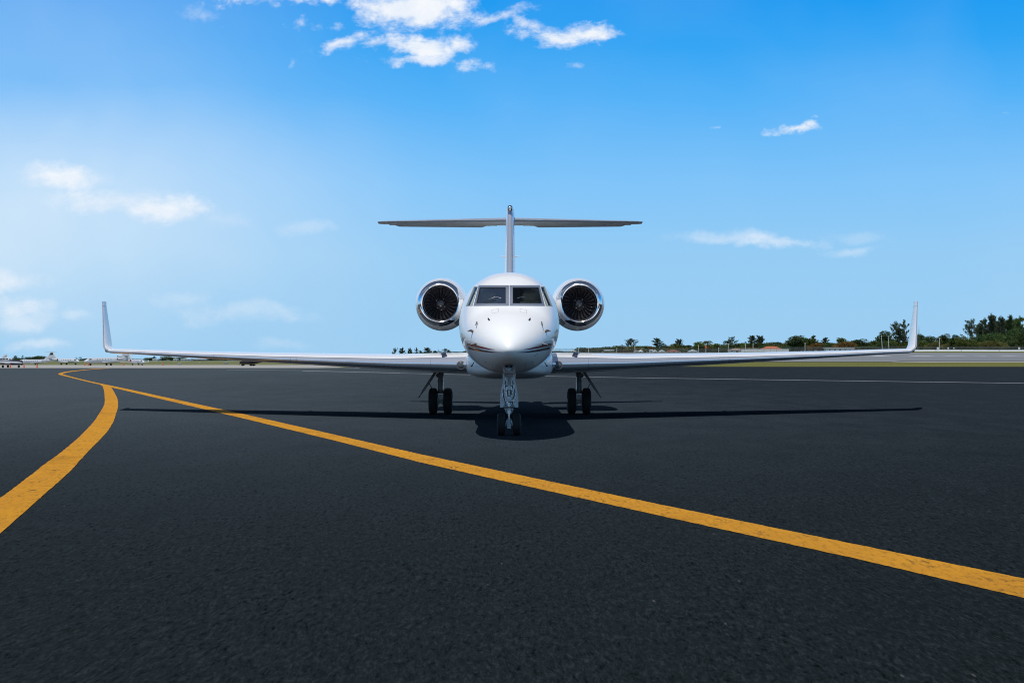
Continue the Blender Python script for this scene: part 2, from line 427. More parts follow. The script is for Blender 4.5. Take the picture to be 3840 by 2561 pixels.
def P(u, v, D): return Vector(((u-1920)/FPX*D, D, CAMZ-(v-HV)/FPX*D))
def G(u, v):
    D = FPX*CAMZ/(v-HV); return (u-1920)/FPX*D, D
def lerp(a, b, t): return a+(b-a)*t
def sstep(a, b, x):
    t = min(1, max(0, (x-a)/(b-a))); return t*t*(3-2*t)
def interp(x, xs, ys): return float(np.interp(x, xs, ys))
def pchip(x, xs, ys):
    xs = np.asarray(xs, float); ys = np.asarray(ys, float); h = np.diff(xs); d = np.diff(ys)/h
    m = np.zeros(len(xs))
    for i in range(1, len(xs)-1):
        if d[i-1]*d[i] > 0:
            w1, w2 = 2*h[i]+h[i-1], h[i]+2*h[i-1]; m[i] = (w1+w2)/(w1/d[i-1]+w2/d[i])
    m[0], m[-1] = d[0], d[-1]
    i = int(min(max(np.searchsorted(xs, x)-1, 0), len(h)-1)); t = (x-xs[i])/h[i]
    return float((2*t**3-3*t**2+1)*ys[i]+(t**3-2*t**2+t)*h[i]*m[i]+(-2*t**3+3*t**2)*ys[i+1]+(t**3-t**2)*h[i]*m[i+1])

# ------------------------------------------------------------------ terrain and ground
ZL_Y, ZL_Z = [180, 440, 1150, 1470, 9000], [0, -2.99, -9.2, -9.2, -9.2-.0095*7530]
ZR_Y, ZR_Z = [1000, 9000], [0, -.0042*8000]
def terr(x, y):
    if y < 180: return 0.0
    w = 1-sstep(-.067, -.03, x/y)
    dip = -1.1*sstep(650, 880, y)*(1-sstep(70, 190, x))     # the land beyond the runway falls a little toward the middle
    return w*interp(y, ZL_Y, ZL_Z)+(1-w)*(interp(y, ZR_Y, ZR_Z)+dip)
def edge_y(x): return interp(x, [-60, -51, -41, -27, -10, 30, 60], [179, 180.5, 182, 194, 193, 192, 192])
def sheet(name, rows, off, m, label=None, kind='structure'):
    mb = MB(); mb.grid([[(x, y, terr(x, y)+off) for (x, y) in r] for r in rows], 0)
    for i, f in enumerate(mb.f): mb.f[i] = f[::-1] if False else f
    o = obj(name, mb, m, kind=kind); return o
gx = [-9000, -5000, -3000, -1800, -1200]+[-900+20*i for i in range(76)]+[700, 900, 1300, 2000, 3000, 5000, 9000]
gy = [-9000, -3000, -800, -200, 0, 90, 150, 180, 195]+[215+25*i for i in range(60)]+[1800, 2200, 3000, 4500, 6500, 9000]
sheet('ground', [[(x, y) for x in gx] for y in gy], -.10, 'grass_field')
ax = [-420, -300, -200, -140, -100]+[-80+3*i for i in range(40)]+[50, 60, 80, 120, 200, 300, 420]
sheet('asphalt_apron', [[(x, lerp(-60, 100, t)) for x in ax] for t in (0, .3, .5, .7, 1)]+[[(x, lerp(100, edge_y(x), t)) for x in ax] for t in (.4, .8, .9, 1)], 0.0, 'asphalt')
sheet('concrete_taxiway', [[(x, y) for x in [-700, -400, -250]+[-180+6*i for i in range(29)]] for y in [172, 180, 200, 240, 300, 370, 440, 520, 600, 700, 800, 900]], -.03, 'concrete')
sheet('grass_strip', [[(x, y) for x in [-6, 0, 20, 60, 120, 200, 320]] for y in [186, 200, 225, 252]], -.05, 'grass_dry')
sheet('runway_shoulder', [[(x, y) for x in [-20, 60, 200, 500]] for y in [252, 259, 262]], -.045, 'concrete')
sheet('runway', [[(x, y) for x in [-26, 0, 60, 200, 400, 700]] for y in [262, 300, 400, 500, 650]], -.05, 'runway')
sheet('runway_edge_line', [[(x, y) for x in [-20, 60, 200, 500]] for y in [272, 276]], -.035, 'asphalt')
sheet('grass_verge', [[(x, y) for x in [-30, 0, 30, 60, 80, 100, 120, 140, 160, 180, 200, 400, 700]] for y in [652, 690, 720, 760, 800, 840, 880, 905]], -.05, 'grass_dry')
def line_poly(name, left, right, z, m):
    """painted line between two edges, both given as ground points of equal count"""
    mb = MB(); mb.grid([[(a[0], a[1], z) for a in left], [(b[0], b[1], z) for b in right]], 0)
    for i, f in enumerate(mb.f):
        a, b, c = (Vector(mb.v[k]) for k in f[:3])
        if (b-a).cross(c-a).z < 0: mb.f[i] = f[::-1]
    return obj(name, mb, m, kind='structure')
def resample(pts, n, jit=0, rng=None):
    pts = [Vector((p[0], p[1])) for p in pts]; d = [0]
    for a, b in zip(pts, pts[1:]): d.append(d[-1]+(b-a).length)
    out = []
    for i in range(n):
        s = d[-1]*i/(n-1); x = np.interp(s, d, [p.x for p in pts]); y = np.interp(s, d, [p.y for p in pts])
        j = rng.uniform(-jit, jit) if rng else 0
        out.append((float(x)+j, float(y)+j))
    return out
k1 = lambda l: [(x/2.4122, 1360+y/2.4122) for x, y in l]
k2 = lambda l: [(900+x/1.4694, 1500+y/1.4694) for x, y in l]
k5 = lambda l: [(2500+x/1.7545, 1800+y/1.7545) for x, y in l]
rg = random.Random(4)
hook_o = k1([(985, 49), (860, 56), (760, 64), (650, 74.5), (585, 84), (545, 92), (525, 100.5), (531, 107), (545, 111.5), (600, 125), (700, 150), (800, 175), (900, 197), (1000, 222), (1200, 268), (1450, 327), (1900, 428)])
hook_i = k1([(985, 51.5), (860, 59.5), (760, 68), (665, 79), (612, 88), (582, 94.5), (566, 99), (567, 103), (580, 108), (620, 120), (710, 143), (810, 167), (905, 187), (1000, 206), (1200, 248), (1450, 303), (1900, 395)])
low = hook_o[:-1]+k2([(0, 97), (500, 218), (1000, 345), (1500, 457)])+k5([(0, 244), (1190, 505), (2351, 775), (3000, 922)])
upp = hook_i[:-1]+k2([(0, 73), (500, 186), (1000, 300), (1500, 405)])+k5([(0, 170), (1190, 412), (2351, 648), (3000, 780)])
nseg = 14
def densify(pl):
    out = []
    for i, (a, b) in enumerate(zip(pl, pl[1:])):
        n = 3 if i < 15 else 34
        for k in range(n): out.append((lerp(a[0], b[0], k/n), lerp(a[1], b[1], k/n)))
    return out+[pl[-1]]
def togr(pl, j):
    out = []
    for (u, v) in densify(pl):
        x, y = G(u, v); e = j*rg.uniform(-1, 1); out.append((x+e, y+e*.5))
    return out
line_poly('taxi_line', togr(low, .008), togr(upp, .008), .004, 'yellow_paint')
bl = k1([(880, 192), (905, 199), (930, 215), (940, 250), (946, 290), (948, 340), (946, 375), (930, 410), (905, 450), (860, 520), (790, 600), (720, 670), (620, 758), (530, 830), (410, 915), (290, 1010), (190, 1085), (90, 1165), (0, 1225), (-260, 1400)])
br = k1([(985, 208), (996, 213), (1012, 232), (1028, 258), (1048, 295), (1062, 328), (1069, 365), (1066, 405), (1055, 450), (1025, 540), (985, 605), (940, 660), (865, 737), (800, 800), (720, 890), (640, 980), (530, 1080), (430, 1165), (300, 1285), (-260, 1780)])
def densify(pl):
    out = []
    for i, (a, b) in enumerate(zip(pl, pl[1:])):
        for k in range(8): out.append((lerp(a[0], b[0], k/8), lerp(a[1], b[1], k/8)))
    return out+[pl[-1]]
line_poly('branch_line', togr(bl, .006), togr(br, .006), .008, 'yellow_paint')
wl = [G(4100, 1440), G(3840, 1437), G(3100, 1427), G(2400, 1417), G(1700, 1404), G(1135, 1391)]
wl = resample(wl, 60)
line_poly('white_line', [(x, y-.5) for x, y in wl], [(x, y+.5) for x, y in wl], .004, 'white_line')
wl = resample([G(1500, 1398), G(1100, 1389), G(850, 1386.5)], 24)
line_poly('white_line', [(x, y-.4) for x, y in wl], [(x, y+.4) for x, y in wl], .004, 'white_line')
for (u, v, w) in ((3600, 1333, 90), (3320, 1334, 60), (3480, 1333.5, 90), (3700, 1333, 20), (3810, 1333, 60)):
    a = G(u-w/2, v+1); b = G(u+w/2, v+.6)
    o = line_poly('runway_marking', [(a[0], a[1]), (b[0], b[1])], [(a[0], a[1]+14), (b[0], b[1]+14)], -.02, 'roof_white')

# ------------------------------------------------------------------ the business jet
X0, Y0 = -.07, 50.0
jet = thing('business_jet', 'large white twin-engine business jet seen nose-on, chrome leading edges, parked on the black asphalt', 'airplane', (X0, Y0, 0))
def J(name, mb, mats, parent=None, **kw):
    """part built in world depth (y) and jet-centred x; shifted under the jet's root"""
    if parent is None:
        return obj(name, mb, mats, jet, loc=(0, -Y0, 0), **kw)
    return obj(name, mb, mats, parent, **kw)
# fuselage sections: t from the nose tip at y=40
FT = [0, .05, .16, .35, .7, 1.2, 1.8, 2.1, 2.5, 2.9, 3.4, 4.1, 5, 18, 21, 25, 28, 28.8]
TOP = [2.07, 2.19, 2.32, 2.465, 2.655, 2.86, 3.075, 3.27, 3.52, 3.70, 3.86, 3.965, 3.99, 3.99, 3.97, 3.86, 3.62, 3.45]
BOT = [2.07, 1.975, 1.895, 1.82, 1.725, 1.635, 1.555, 1.53, 1.505, 1.49, 1.48, 1.475, 1.475, 1.475, 1.6, 2.3, 3.05, 3.3]
HWD = [0, .135, .27, .42, .63, .835, 1.005, 1.065, 1.12, 1.165, 1.205, 1.232, 1.235, 1.235, 1.15, .75, .25, .05]
MID = [2.07, 2.075, 2.09, 2.12, 2.18, 2.28, 2.40, 2.47, 2.56, 2.62, 2.67, 2.70, 2.71, 2.71, 2.74, 2.95, 3.3, 3.38]
FS = [math.sqrt(q) for q in FT]
def fus_pt(t, a, grow=0.0):
    tp, bt, hw, md = (pchip(math.sqrt(t), FS, q) for q in (TOP, BOT, HWD, MID))
    ca, sa = math.cos(a), math.sin(a); e = 2/2.12
    sx = math.copysign(abs(ca)**e, ca); sz = math.copysign(abs(sa)**e, sa)
    return ((hw+grow)*sx, 40+t, md+((tp-md) if sa > 0 else (md-bt))*sz+grow*sz)
def fus_ring(t, n=112, grow=0.0): return [fus_pt(t, 2*PI*k/n, grow) for k in range(n)]
ts = [.00002, .0002]+[.05*(i/14)**2 for i in range(1, 14)]+[.05+.07*i for i in range(60)]+[4.4, 4.8, 5.4, 6, 8, 10, 12, 14, 16, 18]+[19+i for i in range(10)]+[28.8]
mb = MB(); mb.grid([fus_ring(t) for t in ts], 0, closed=True); mb.fan(fus_ring(ts[0]), (0, 40-.000005, 2.07), 0, True); mb.fan(fus_ring(28.8), (0, 68.85, 3.38), 0)
bvh = BVHTree.FromPolygons([Vector(v) for v in mb.v], mb.f)
EYE = Vector((-X0, 0, CAMZ))
def ray(u, v):
    """point and normal where a sight line meets the skin of the fuselage (jet-centred coordinates)"""
    d = Vector(((u-1920)/FPX, 1, (HV-v)/FPX)).normalized()
    h = bvh.ray_cast(EYE, d)
    return h[0], h[1], d
UC = 1909.5
def skin(u, v, off=0.004):
    h, n, d = ray(u, v); k = 0
    while h is None and k < 60:
        u += (1 if u < UC else -1); k += 1; h, n, d = ray(u, v)
    if n.dot(d) > 0: n = -n
    return h+n*off
def patch(poly, nu=10, nv=8, off=.004, mbx=None, m=0):
    """four-cornered patch on the skin, corners in order along the outline"""
    a, b, c, d = poly; rows = []
    for j in range(nv+1):
        t = j/nv; l = (lerp(a[0], d[0], t), lerp(a[1], d[1], t)); r = (lerp(b[0], c[0], t), lerp(b[1], c[1], t))
        rows.append([skin(lerp(l[0], r[0], i/nu), lerp(l[1], r[1], i/nu), off) for i in range(nu+1)])
    mbx = mbx or MB(); mbx.grid(rows, m); return mbx
def mir(poly): return [(2*UC-u, v) for u, v in poly]
GL = [(UC-110.5, 1078), (UC-13, 1078), (UC-13, 1138.5), (UC-123.5, 1138.5)]
SD = [(UC-130, 1077.5), (UC-119, 1077), (UC-139, 1145), (UC-160, 1146.5)]
# cut the window openings
bm = bmesh.new(); tmp = mb.mesh('fuselage', ['white_gloss'], None); bm.from_mesh(tmp); bmesh.ops.remove_doubles(bm, verts=bm.verts, dist=1e-5); bmesh.ops.recalc_face_normals(bm, faces=bm.faces)
holes = [GL, mir(GL), SD, mir(SD)]
for poly in holes:
    for i in range(4):
        (u1, v1), (u2, v2) = poly[i], poly[(i+1) % 4]
        d1 = Vector(((u1-1920)/FPX, 1, (HV-v1)/FPX)); d2 = Vector(((u2-1920)/FPX, 1, (HV-v2)/FPX))
        nrm = d1.cross(d2).normalized()
        us = [p[0] for p in poly]; 
        fs = [f for f in bm.faces if f.calc_center_median().y < 44.6 and f.calc_center_median().z > 2.9 and abs(f.calc_center_median().x) < 1.15 and (f.calc_center_median().x < .25) == (sum(us)/4 < UC) or (f.calc_center_median().y < 44.6 and f.calc_center_median().z > 2.9 and abs(f.calc_center_median().x) < .25)]
        ge = list({e for f in fs for e in f.edges})+list({v for f in fs for v in f.verts})+fs
        bmesh.ops.bisect_plane(bm, geom=ge, plane_co=EYE, plane_no=nrm, dist=1e-6)
def inside(p, poly):
    d = p-EYE; u = 1920+FPX*d.x/d.y; v = HV-FPX*d.z/d.y; sgn = 0
    for i in range(4):
        (x1, y1), (x2, y2) = poly[i], poly[(i+1) % 4]
        c = (x2-x1)*(v-y1)-(y2-y1)*(u-x1)
        if sgn == 0: sgn = c
        elif c*sgn < 0: return False
    return True
kill = [f for f in bm.faces if f.calc_center_median().y < 44.6 and f.calc_center_median().z > 2.85 and any(inside(f.calc_center_median(), h) for h in holes)]
bmesh.ops.delete(bm, geom=kill, context='FACES'); bm.to_mesh(tmp); bm.free()
tmp.polygons.foreach_set('use_smooth', [True]*len(tmp.polygons)); tmp.update()
fus = link('fuselage', tmp, jet, loc=(0, -Y0, 0))
# window frames, panes, seams
def ring_patch(inner, outer, off, n=10):
    mbx = MB(); rows = [[], [], [], []]
    for i in range(4):
        for k in range(n):
            t = k/n; pi = (lerp(inner[i][0], inner[(i+1) % 4][0], t), lerp(inner[i][1], inner[(i+1) % 4][1], t))
            po = (lerp(outer[i][0], outer[(i+1) % 4][0], t), lerp(outer[i][1], outer[(i+1) % 4][1], t))
            for q in range(4):
                f = (0, .0, 1, 1)[q]; o = (-.03, off, off, -.002)[q]
                rows[q].append(skin(lerp(pi[0], po[0], f), lerp(pi[1], po[1], f), o))
    mbx.grid(rows, 0, closed=True); return mbx
FO = [(UC-114, 1070.5), (UC-.9, 1070.5), (UC-.9, 1148), (UC-133.5, 1148)]
for s, f in ((0, lambda q: q), (1, mir)):
    fr = J('window_frame', ring_patch(f(GL), f(FO), .006), 'frame_metal', label='bare metal frame of the %s front cockpit window' % ('left' if s == 0 else 'right'))
    g2 = f([(GL[0][0]-1, GL[0][1]-1), (GL[1][0]+1, GL[1][1]-1), (GL[2][0]+1, GL[2][1]+1), (GL[3][0]-1, GL[3][1]+1)])
    pn = J('windshield', patch(g2, 12, 8, -.012), 'windshield')
    # dark rubber seal round the pane
    si = f([(GL[0][0]+2.2, GL[0][1]+2), (GL[1][0]-2, GL[1][1]+2), (GL[2][0]-2, GL[2][1]-2), (GL[3][0]+2.2, GL[3][1]-2)])
    J('seal', ring_patch(si, f(GL), -.006), 'black', pn, angle=40)
    sdo = f([(SD[0][0]-2.2, SD[0][1]-2), (SD[1][0]+2, SD[1][1]-2), (SD[2][0]+2, SD[2][1]+2), (SD[3][0]-2.4, SD[3][1]+2)])
    sw = J('side_window', patch(f(SD), 4, 8, -.008), 'side_glass')
    J('seal', ring_patch(f(SD), sdo, .004), 'panel_grey', sw)
    # curtain behind the side window
    mbx = MB(); pl = f(SD); rows = []
    for j in range(7):
        t = j/6; l = (lerp(pl[0][0], pl[3][0], t), lerp(pl[0][1], pl[3][1], t)); r = (lerp(pl[1][0], pl[2][0], t), lerp(pl[1][1], pl[2][1], t)); row = []
        for i in range(15):
            p = skin(lerp(l[0], r[0], i/14), lerp(l[1], r[1], i/14), -.075-.022*(i % 2)); row.append(p)
        rows.append(row)
    mbx.grid(rows, 0); J('curtain', mbx, 'interior_pale', angle=None)
    # wiper
    sg = -1 if s == 0 else 1
    q = lambda du, v, o: skin(UC+sg*du, v, o)
    mbx = MB(); mbx.tube([q(96, 1134, .012), q(75, 1126.5, .03), q(52, 1119, .03)], .009, 6)
    J('wiper', mbx, 'black'); w_ = jet.children[-1]
    mbx = MB(); mbx.tube([q(58, 1117.5, .022), q(44, 1118.5, .026), q(30, 1120.5, .02)], .008, 6)
    J('wiper_blade', mbx, 'steel', w_)
# cockpit interior
mbx = MB(); ring = [(p[0]*.985, 44.9, p[2]) for p in fus_ring(4.9, 40)]; mbx.fan(ring, (0, 44.9, 2.7), 0)
bk = J('bulkhead', mbx, 'interior_dark', angle=None)
for s in (-1, 1):
    mbx = MB(); mbx.box((s*.30, 44.86, 3.2), (.045, .05, 1.1)); J('door_post', mbx, 'wood', bk)
for s in (-1, 1):
    mbx = MB(); mbx.box((s*.58, 44.86, 3.1), (.40, .04, .9)); J('partition', mbx, 'interior_pale', bk)
mbx = MB()
rows = []
for y, z in ((42.05, 3.03), (42.4, 3.10), (42.9, 3.14), (43.05, 3.10), (43.06, 2.7)):
    w = .80+.3*sstep(41.9, 43.2, y); rows.append([(x*w, y, z-.10*x*x-(0 if y > 43 else .02*math.cos(x*9))) for x in [i/12-1 for i in range(25)]])
mbx.grid(rows, 0); gs = J('glareshield', mbx, 'panel_grey')
for s in (-1, 1):
    mbx = MB(); mbx.box((s*.42, 42.35, 3.118), (.34, .10, .03)); J('air_vent', mbx, 'black', gs)
for s in (-1, 1):
    mbx = MB(); rows = []
    for j in range(9):
        a = PI*j/8; rr = []
        for i in range(13):
            b = 2*PI*i/12
            rr.append((s*.50+.20*math.copysign(abs(math.cos(b))**.6, math.cos(b))*max(.02, math.sin(a))**.5, 43.9+.09*math.sin(b)*max(.02, math.sin(a))**.5, 3.36-.11*math.cos(a)))
        rows.append(rr)
    mbx.grid(rows, 0); st = J('pilot_seat', mbx, 'beige')
    mbx = MB(); mbx.box((s*.50, 43.96, 2.95), (.46, .14, .6)); J('seat_back', mbx, 'beige', st)
    mbx = MB(); mbx.tube([(s*.95, 43.5, 3.42), (s*.55, 43.4, 3.56), (s*.18, 43.35, 3.545)], .016, 6); mbx.box((s*.62, 43.42, 3.545), (.16, .03, .05))
    J('sun_visor', mbx, 'white_matte')
mbx = MB(); mbx.box((0, 43.9, 2.55), (2.0, 2.2, .04)); J('cockpit_floor', mbx, 'interior_dark')
# nose: small access doors, sensors, vanes, probes, stripes
def spot(du, v, o=0.0, s=1): return skin(UC+s*du, v, o)
for s in (-1, 1):
    mbx = MB(); pl = [(66, 1163), (40, 1158), (41, 1170.5), (64, 1176)]
    for i in range(4):
        a, b = pl[i], pl[(i+1) % 4]
        mbx.tube([spot(lerp(a[0], b[0], k/3), lerp(a[1], b[1], k/3), .0, s) for k in range(4)], .004, 5)
    J('access_door', mbx, 'panel_line')
    mbx = MB(); mbx.tube([spot(78, 1196, .012, s), spot(73.5, 1202.5, .012, s)], .017, 8); J('ice_detector', mbx, 'black')
    mbx = MB(); mbx.tube([spot(121, 1210, .01, s), spot(116, 1213, .05, s), spot(118, 1226, .07, s)], [.012, .016, .008], 8); J('sensor_vane', mbx, 'gear_dark')
    mbx = MB(); mbx.tube([spot(136, 1243.5, .0, s), spot(134, 1243.5, .06, s)], [.03, .03], 10); p = spot(134, 1243.5, .07, s); mbx.tube([p, p+Vector((-s*-.075, -.02, -.02))], [.03, .008], 8)
    J('angle_vane', mbx, 'gear_dark')
    p0 = spot(124, 1289, 0, s); p1 = spot(124, 1290.5, .085, s)
    mbx = MB(); mbx.tube([p0, p1], [.032, .018], 10, 1); mbx.tube([p1+Vector((0, .05, 0)), p1+Vector((s*.035, -.2, -.008))], [.018, .010], 10, 0)
    J('pitot_probe', mbx, ['steel', 'gear_dark'])
    red = [(158, 1286), (100, 1300), (72, 1307.5), (54, 1310.5)]; red2 = [(158, 1296.5), (108, 1306), (76, 1310.6), (54, 1311.2)]
    nav = [(155, 1299.5), (100, 1312), (60, 1319), (27, 1321)]; nav2 = [(152, 1310), (104, 1319), (62, 1322.6), (27, 1322)]
    for nm, up, lo, mt in (('red_stripe', red, red2, 'stripe_red'), ('navy_stripe', nav, nav2, 'stripe_navy')):
        rows = []
        for pl in (up, [(lerp(a[0], b[0], .5), lerp(a[1], b[1], .5)) for a, b in zip(up, lo)], lo):
            r = []
            for i in range(3):
                for k in range(6): r.append(spot(lerp(pl[i][0], pl[i+1][0], k/6), lerp(pl[i][1], pl[i+1][1], k/6), .003, s))
            r.append(spot(pl[3][0], pl[3][1], .003, s)); rows.append(r)
        # the band runs on aft along the flank
        for r in rows:
            e = r[0]; aft = []
            for y in (50, 47, 45, 44, 43):
                if y > e.y+.3:
                    z = e.z-.012*(y-e.y); hw = pchip(math.sqrt(y-40), FS, HWD); md = pchip(math.sqrt(y-40), FS, MID); bt = pchip(math.sqrt(y-40), FS, BOT)
                    q = min(1, abs(md-z)/(md-bt)); aft.append(Vector((s*(hw*(1-q**2.12)**(1/2.12)+.003), y, z)))
            r[:0] = aft
        n = min(len(r) for r in rows); rows = [r[-n:] for r in rows]
        mbx = MB(); mbx.grid(rows, 0); J(nm, mbx, mt, fus, angle=None)
    for du, v in ((88, 1357), (96, 1333), (104, 1328)):
        if s > 0 or du == 88: mbx = MB(); mbx.tube([spot(du, v, 0, s), spot(du, v, .012, s)], .013, 8); J('static_port', mbx, 'gear_dark')
# radome seam
for s in (-1, 1):
    mbx = MB(); mbx.tube([spot(62, 1362+4*k, .0, s) for k in range(8)], .003, 5); J('panel_seam', mbx, 'panel_line', fus)
# camera window under the nose
mbx = patch([(UC-16.5, 1363.5), (UC+13, 1363.5), (UC+10, 1380.5), (UC-12, 1380.5)], 6, 4, .040)
cw = J('nose_camera', mbx, 'dark_glass')
mbx = MB(); c0 = skin(UC-1.5, 1372, -.03); mbx.ellipsoid((c0.x, c0.y+.31, c0.z+.0), (.17, .30, .085), 24, 14); J('camera_fairing', mbx, 'white_gloss', cw)

# belly fairing
def rrect(y, hw, zt, zb, n=48, e=3.2):
    c = (zt+zb)/2; h = (zt-zb)/2; r = []
    for k in range(n):
        a = 2*PI*k/n; ca, sa = math.cos(a), math.sin(a)
        r.append((hw*math.copysign(abs(ca)**(2/(7 if sa > 0 else e)), ca), y, c+h*math.copysign(abs(sa)**(2/(7 if sa > 0 else e)), sa)))
    return r
mbx = MB(); BF = [(46.6, .40, 1.75, 1.45), (47.3, .90, 1.88, 1.36), (48.4, 1.14, 1.97, 1.28), (50.4, 1.215, 2.0, 1.225), (52, 1.24, 2.0, 1.21), (56, 1.24, 2.0, 1.24), (58, 1.15, 1.95, 1.36), (60.5, .6, 1.8, 1.5)]
rows = []
for i in range(40):
    y = lerp(46.6, 60.5, i/39); q = [pchip(y, [b[0] for b in BF], [b[k] for b in BF]) for k in (1, 2, 3)]; rows.append(rrect(y, *q))
mbx.grid(rows, 0, closed=True); mbx.fan(rows[0], (0, 46.55, 1.55), 0, True); mbx.fan(rows[-1], (0, 60.6, 1.65), 0)
bf = J('belly_fairing', mbx, 'white_gloss')
for s in (-1, 1):
    mbx = MB(); mbx.tube([(s*.93, 47.2, 1.73), (s*.99, 47.25, 1.63)], .012, 6); mbx.ellipsoid((s*.99, 47.25, 1.63), (.025, .025, .02), 8, 6); J('drain_mast', mbx, 'black')
    mbx = MB(); mbx.ellipsoid((s*1.155, 49.05, 1.63), (.035, .03, .035), 12, 8); J('port_light', mbx, 'black', bf)
    mbx = MB(); mbx.box((s*.62, 48.55, 1.40), (.10, .2, .05)); J('air_scoop', mbx, 'black', bf)
# engines
NF = 24
def blade_mesh():
    mbx = MB(); rows = []
    for j in range(9):
        t = j/8; r = lerp(.19, .553, t); tw = lerp(.35, 1.02, t); c = lerp(.085, .155, min(1, t*1.3)); sw = .10*math.sin(t*PI*.9)-.04*t
        row = []
        for i in range(5):
            x = (i/4-.5)*c; cam_ = .012*(1-(2*i/4-1)**2)
            a = (x*math.sin(tw)+cam_*math.cos(tw))/r+sw; yy = x*math.cos(tw)*.9
            row.append((r*math.sin(a), yy, r*math.cos(a)))
        rows.append(row)
    mbx.grid(rows, 0); return mbx.mesh('fan_blade', ['fan_metal'], None)
bmesh_ = blade_mesh()
EX, EY, EZ = 2.275, 58.5, 3.555
for s in (-1, 1):
    o = (s*EX+.0, EY, EZ)
    en = None
    prof = [(.745, .20), (.775, .34), (.82, .62), (.862, 1.05), (.885, 1.6), (.885, 2.2), (.86, 3.0), (.79, 3.9), (.68, 4.6), (.58, 5.1), (.5, 5.2)]
    mbx = MB(); mbx.lathe(prof[::-1], o, n=72); en = J('engine', mbx, 'white_gloss')
    lip = [(.555, .55), (.552, .22), (.560, .10), (.575, .035), (.595, .008), (.62, 0), (.645, .012), (.675, .05), (.71, .115), (.745, .20)]
    mbx = MB(); mbx.lathe(lip[::-1], o, n=72); J('intake_lip', mbx, 'chrome', en)
    mbx = MB(); mbx.lathe([(.558, 1.2), (.5575, .42), (.5565, .34)], o, n=72); mbx.lathe([(.555, 1.2), (.002, 1.2)], o, n=48); J('intake_duct', mbx, 'black', en)
    mbx = MB(); mbx.lathe([(.557, .33), (.546, .335), (.546, .36), (.557, .37)], o, n=72); J('duct_ring', mbx, 'duct', en)
    mbx = MB(); mbx.lathe([(.20, .62), (.197, .50), (.183, .44), (.15, .36), (.10, .30), (.05, .265), (.002, .255)], o, n=40); mbx.lathe([(.206, .62), (.206, .53), (.198, .525)], o, n=40, m=1)
    sp = J('spinner', mbx, ['spinner_black', 'fan_metal'], en)
    for k in range(NF):
        link('fan_blade', bmesh_, en, loc=(o[0], o[1]+.62, o[2]), rot=(0, 2*PI*k/NF, 0))
    for k in range(4):
        a = PI/4+k*PI/2+.15; mbx = MB(); mbx.ellipsoid((o[0]+.168*math.cos(a), o[1]+.395, o[2]+.168*math.sin(a)), (.014, .01, .014), 8, 6); J('spinner_bolt', mbx, 'steel', en)
    # stripes across the inboard lower cowl
    for a0, a1, mt in ((-.62, -.50, 'stripe_red'), (-.96, -.68, 'stripe_navy')):
        rows = []
        for (r, h) in prof[1:8]:
            rows.append([(o[0]-s*(r+.003)*math.cos(a), o[1]+h, o[2]+(r+.003)*math.sin(a)) for a in [lerp(a0, a1, i/6) for i in range(7)]])
        mbx = MB(); mbx.grid(rows, 0); J('red_stripe' if 'red' in mt else 'navy_stripe', mbx, mt, en, angle=None)
    mbx = MB(); mbx.lathe([(.768, .298), (.771, .31), (.774, .322)], (o[0], o[1], o[2]), n=72); J('cowl_seam', mbx, 'panel_line', en)
    mbx = MB(); a = -PI/2; mbx.ellipsoid((o[0]-.05, o[1]+.75, o[2]-.835), (.06, .10, .02), 12, 6); J('drain_cover', mbx, 'white_matte', en)
    # pylon
    rows = []
    for x in (1.0, 1.25, 1.5, EX-.75):
        rr = []
        for k in range(24):
            a = 2*PI*k/24; rr.append((s*x, 60.8+(1.5)*math.cos(a)+.0, 3.42+.14*math.sin(a)*(1-.3*math.cos(a))))
        rows.append(rr)
    mbx = MB(); mbx.grid(rows, 0, closed=True); J('pylon', mbx, 'white_gloss')

# wings
WX = [1.05, 2.2, 3.53, 5.5, 7.5, 10.33, 12.52, 13.25]
def wing_sec(x):
    yl = 51.5+(x-1.2)*.66
    te = lerp(56.9, 61.15, (x-1.2)/12.1) if x > 4.5 else lerp(56.75, 57.95+.05, (x-1.2)/3.3)
    zl = interp(x, [1.05, 3.53, 7.5, 10.33, 12.52, 13.4], [1.632, 1.652, 1.765, 1.862, 1.952, 1.975])
    th = interp(x, [1.05, 2.2, 3.53, 7.5, 10.33, 12.52, 13.4], [.66, .60, .50, .325, .225, .165, .15])
    rise = interp(x, [1.05, 3.53, 7.5, 13.4], [.01, .03, .045, .04])
    return yl, te-yl, zl, th, rise
def af(c, up):
    return (1 if up else -.92)*5*(.2969*math.sqrt(c)-.126*c-.3516*c*c+.2843*c**3-.1036*c**4)
CH = [0, .003, .008, .016, .028, .045, .065, .085]
CM = [.085, .093, .13, .19, .26, .34, .44, .55, .68, .8, .9, 1.0]
def ctop(x): return interp(x, [1.05, 2.2, 3.53, 5.5, 7.5, 10.33, 12.52, 13.4], [.056, .046, .034, .027, .022, .018, .016, .016])
def cbot(x): return interp(x, [1.05, 3.53, 7.5, 13.4], [.085, .07, .05, .04])
CF = [0, .03, .08, .17, .32, .52, .75, 1]
def le_row(x, s): return [sidez(wpt(x, c*ctop(x), True), s) for c in CF[::-1]]+[sidez(wpt(x, c*cbot(x), False), s) for c in CF[1:]]
def up_cs(x): k = ctop(x); return [k, k+.006]+[k+.006+(1-k-.006)*t for t in (.03, .07, .13, .2, .28, .38, .5, .64, .82, 1)]
def lo_cs(x): k = cbot(x); return [k+(1-k)*t for t in (0, .01, .03, .07, .13, .2, .28, .38, .5, .64, .82, 1)]
def wpt(x, c, up):
    yl, ch, zl, th, rise = wing_sec(x)
    return (x, yl+c*ch, zl+th*af(c, up)+rise*math.sin(PI*min(1, c))-.03*c)
xs_w = [1.05+i*(13.25-1.05)/44 for i in range(45)]
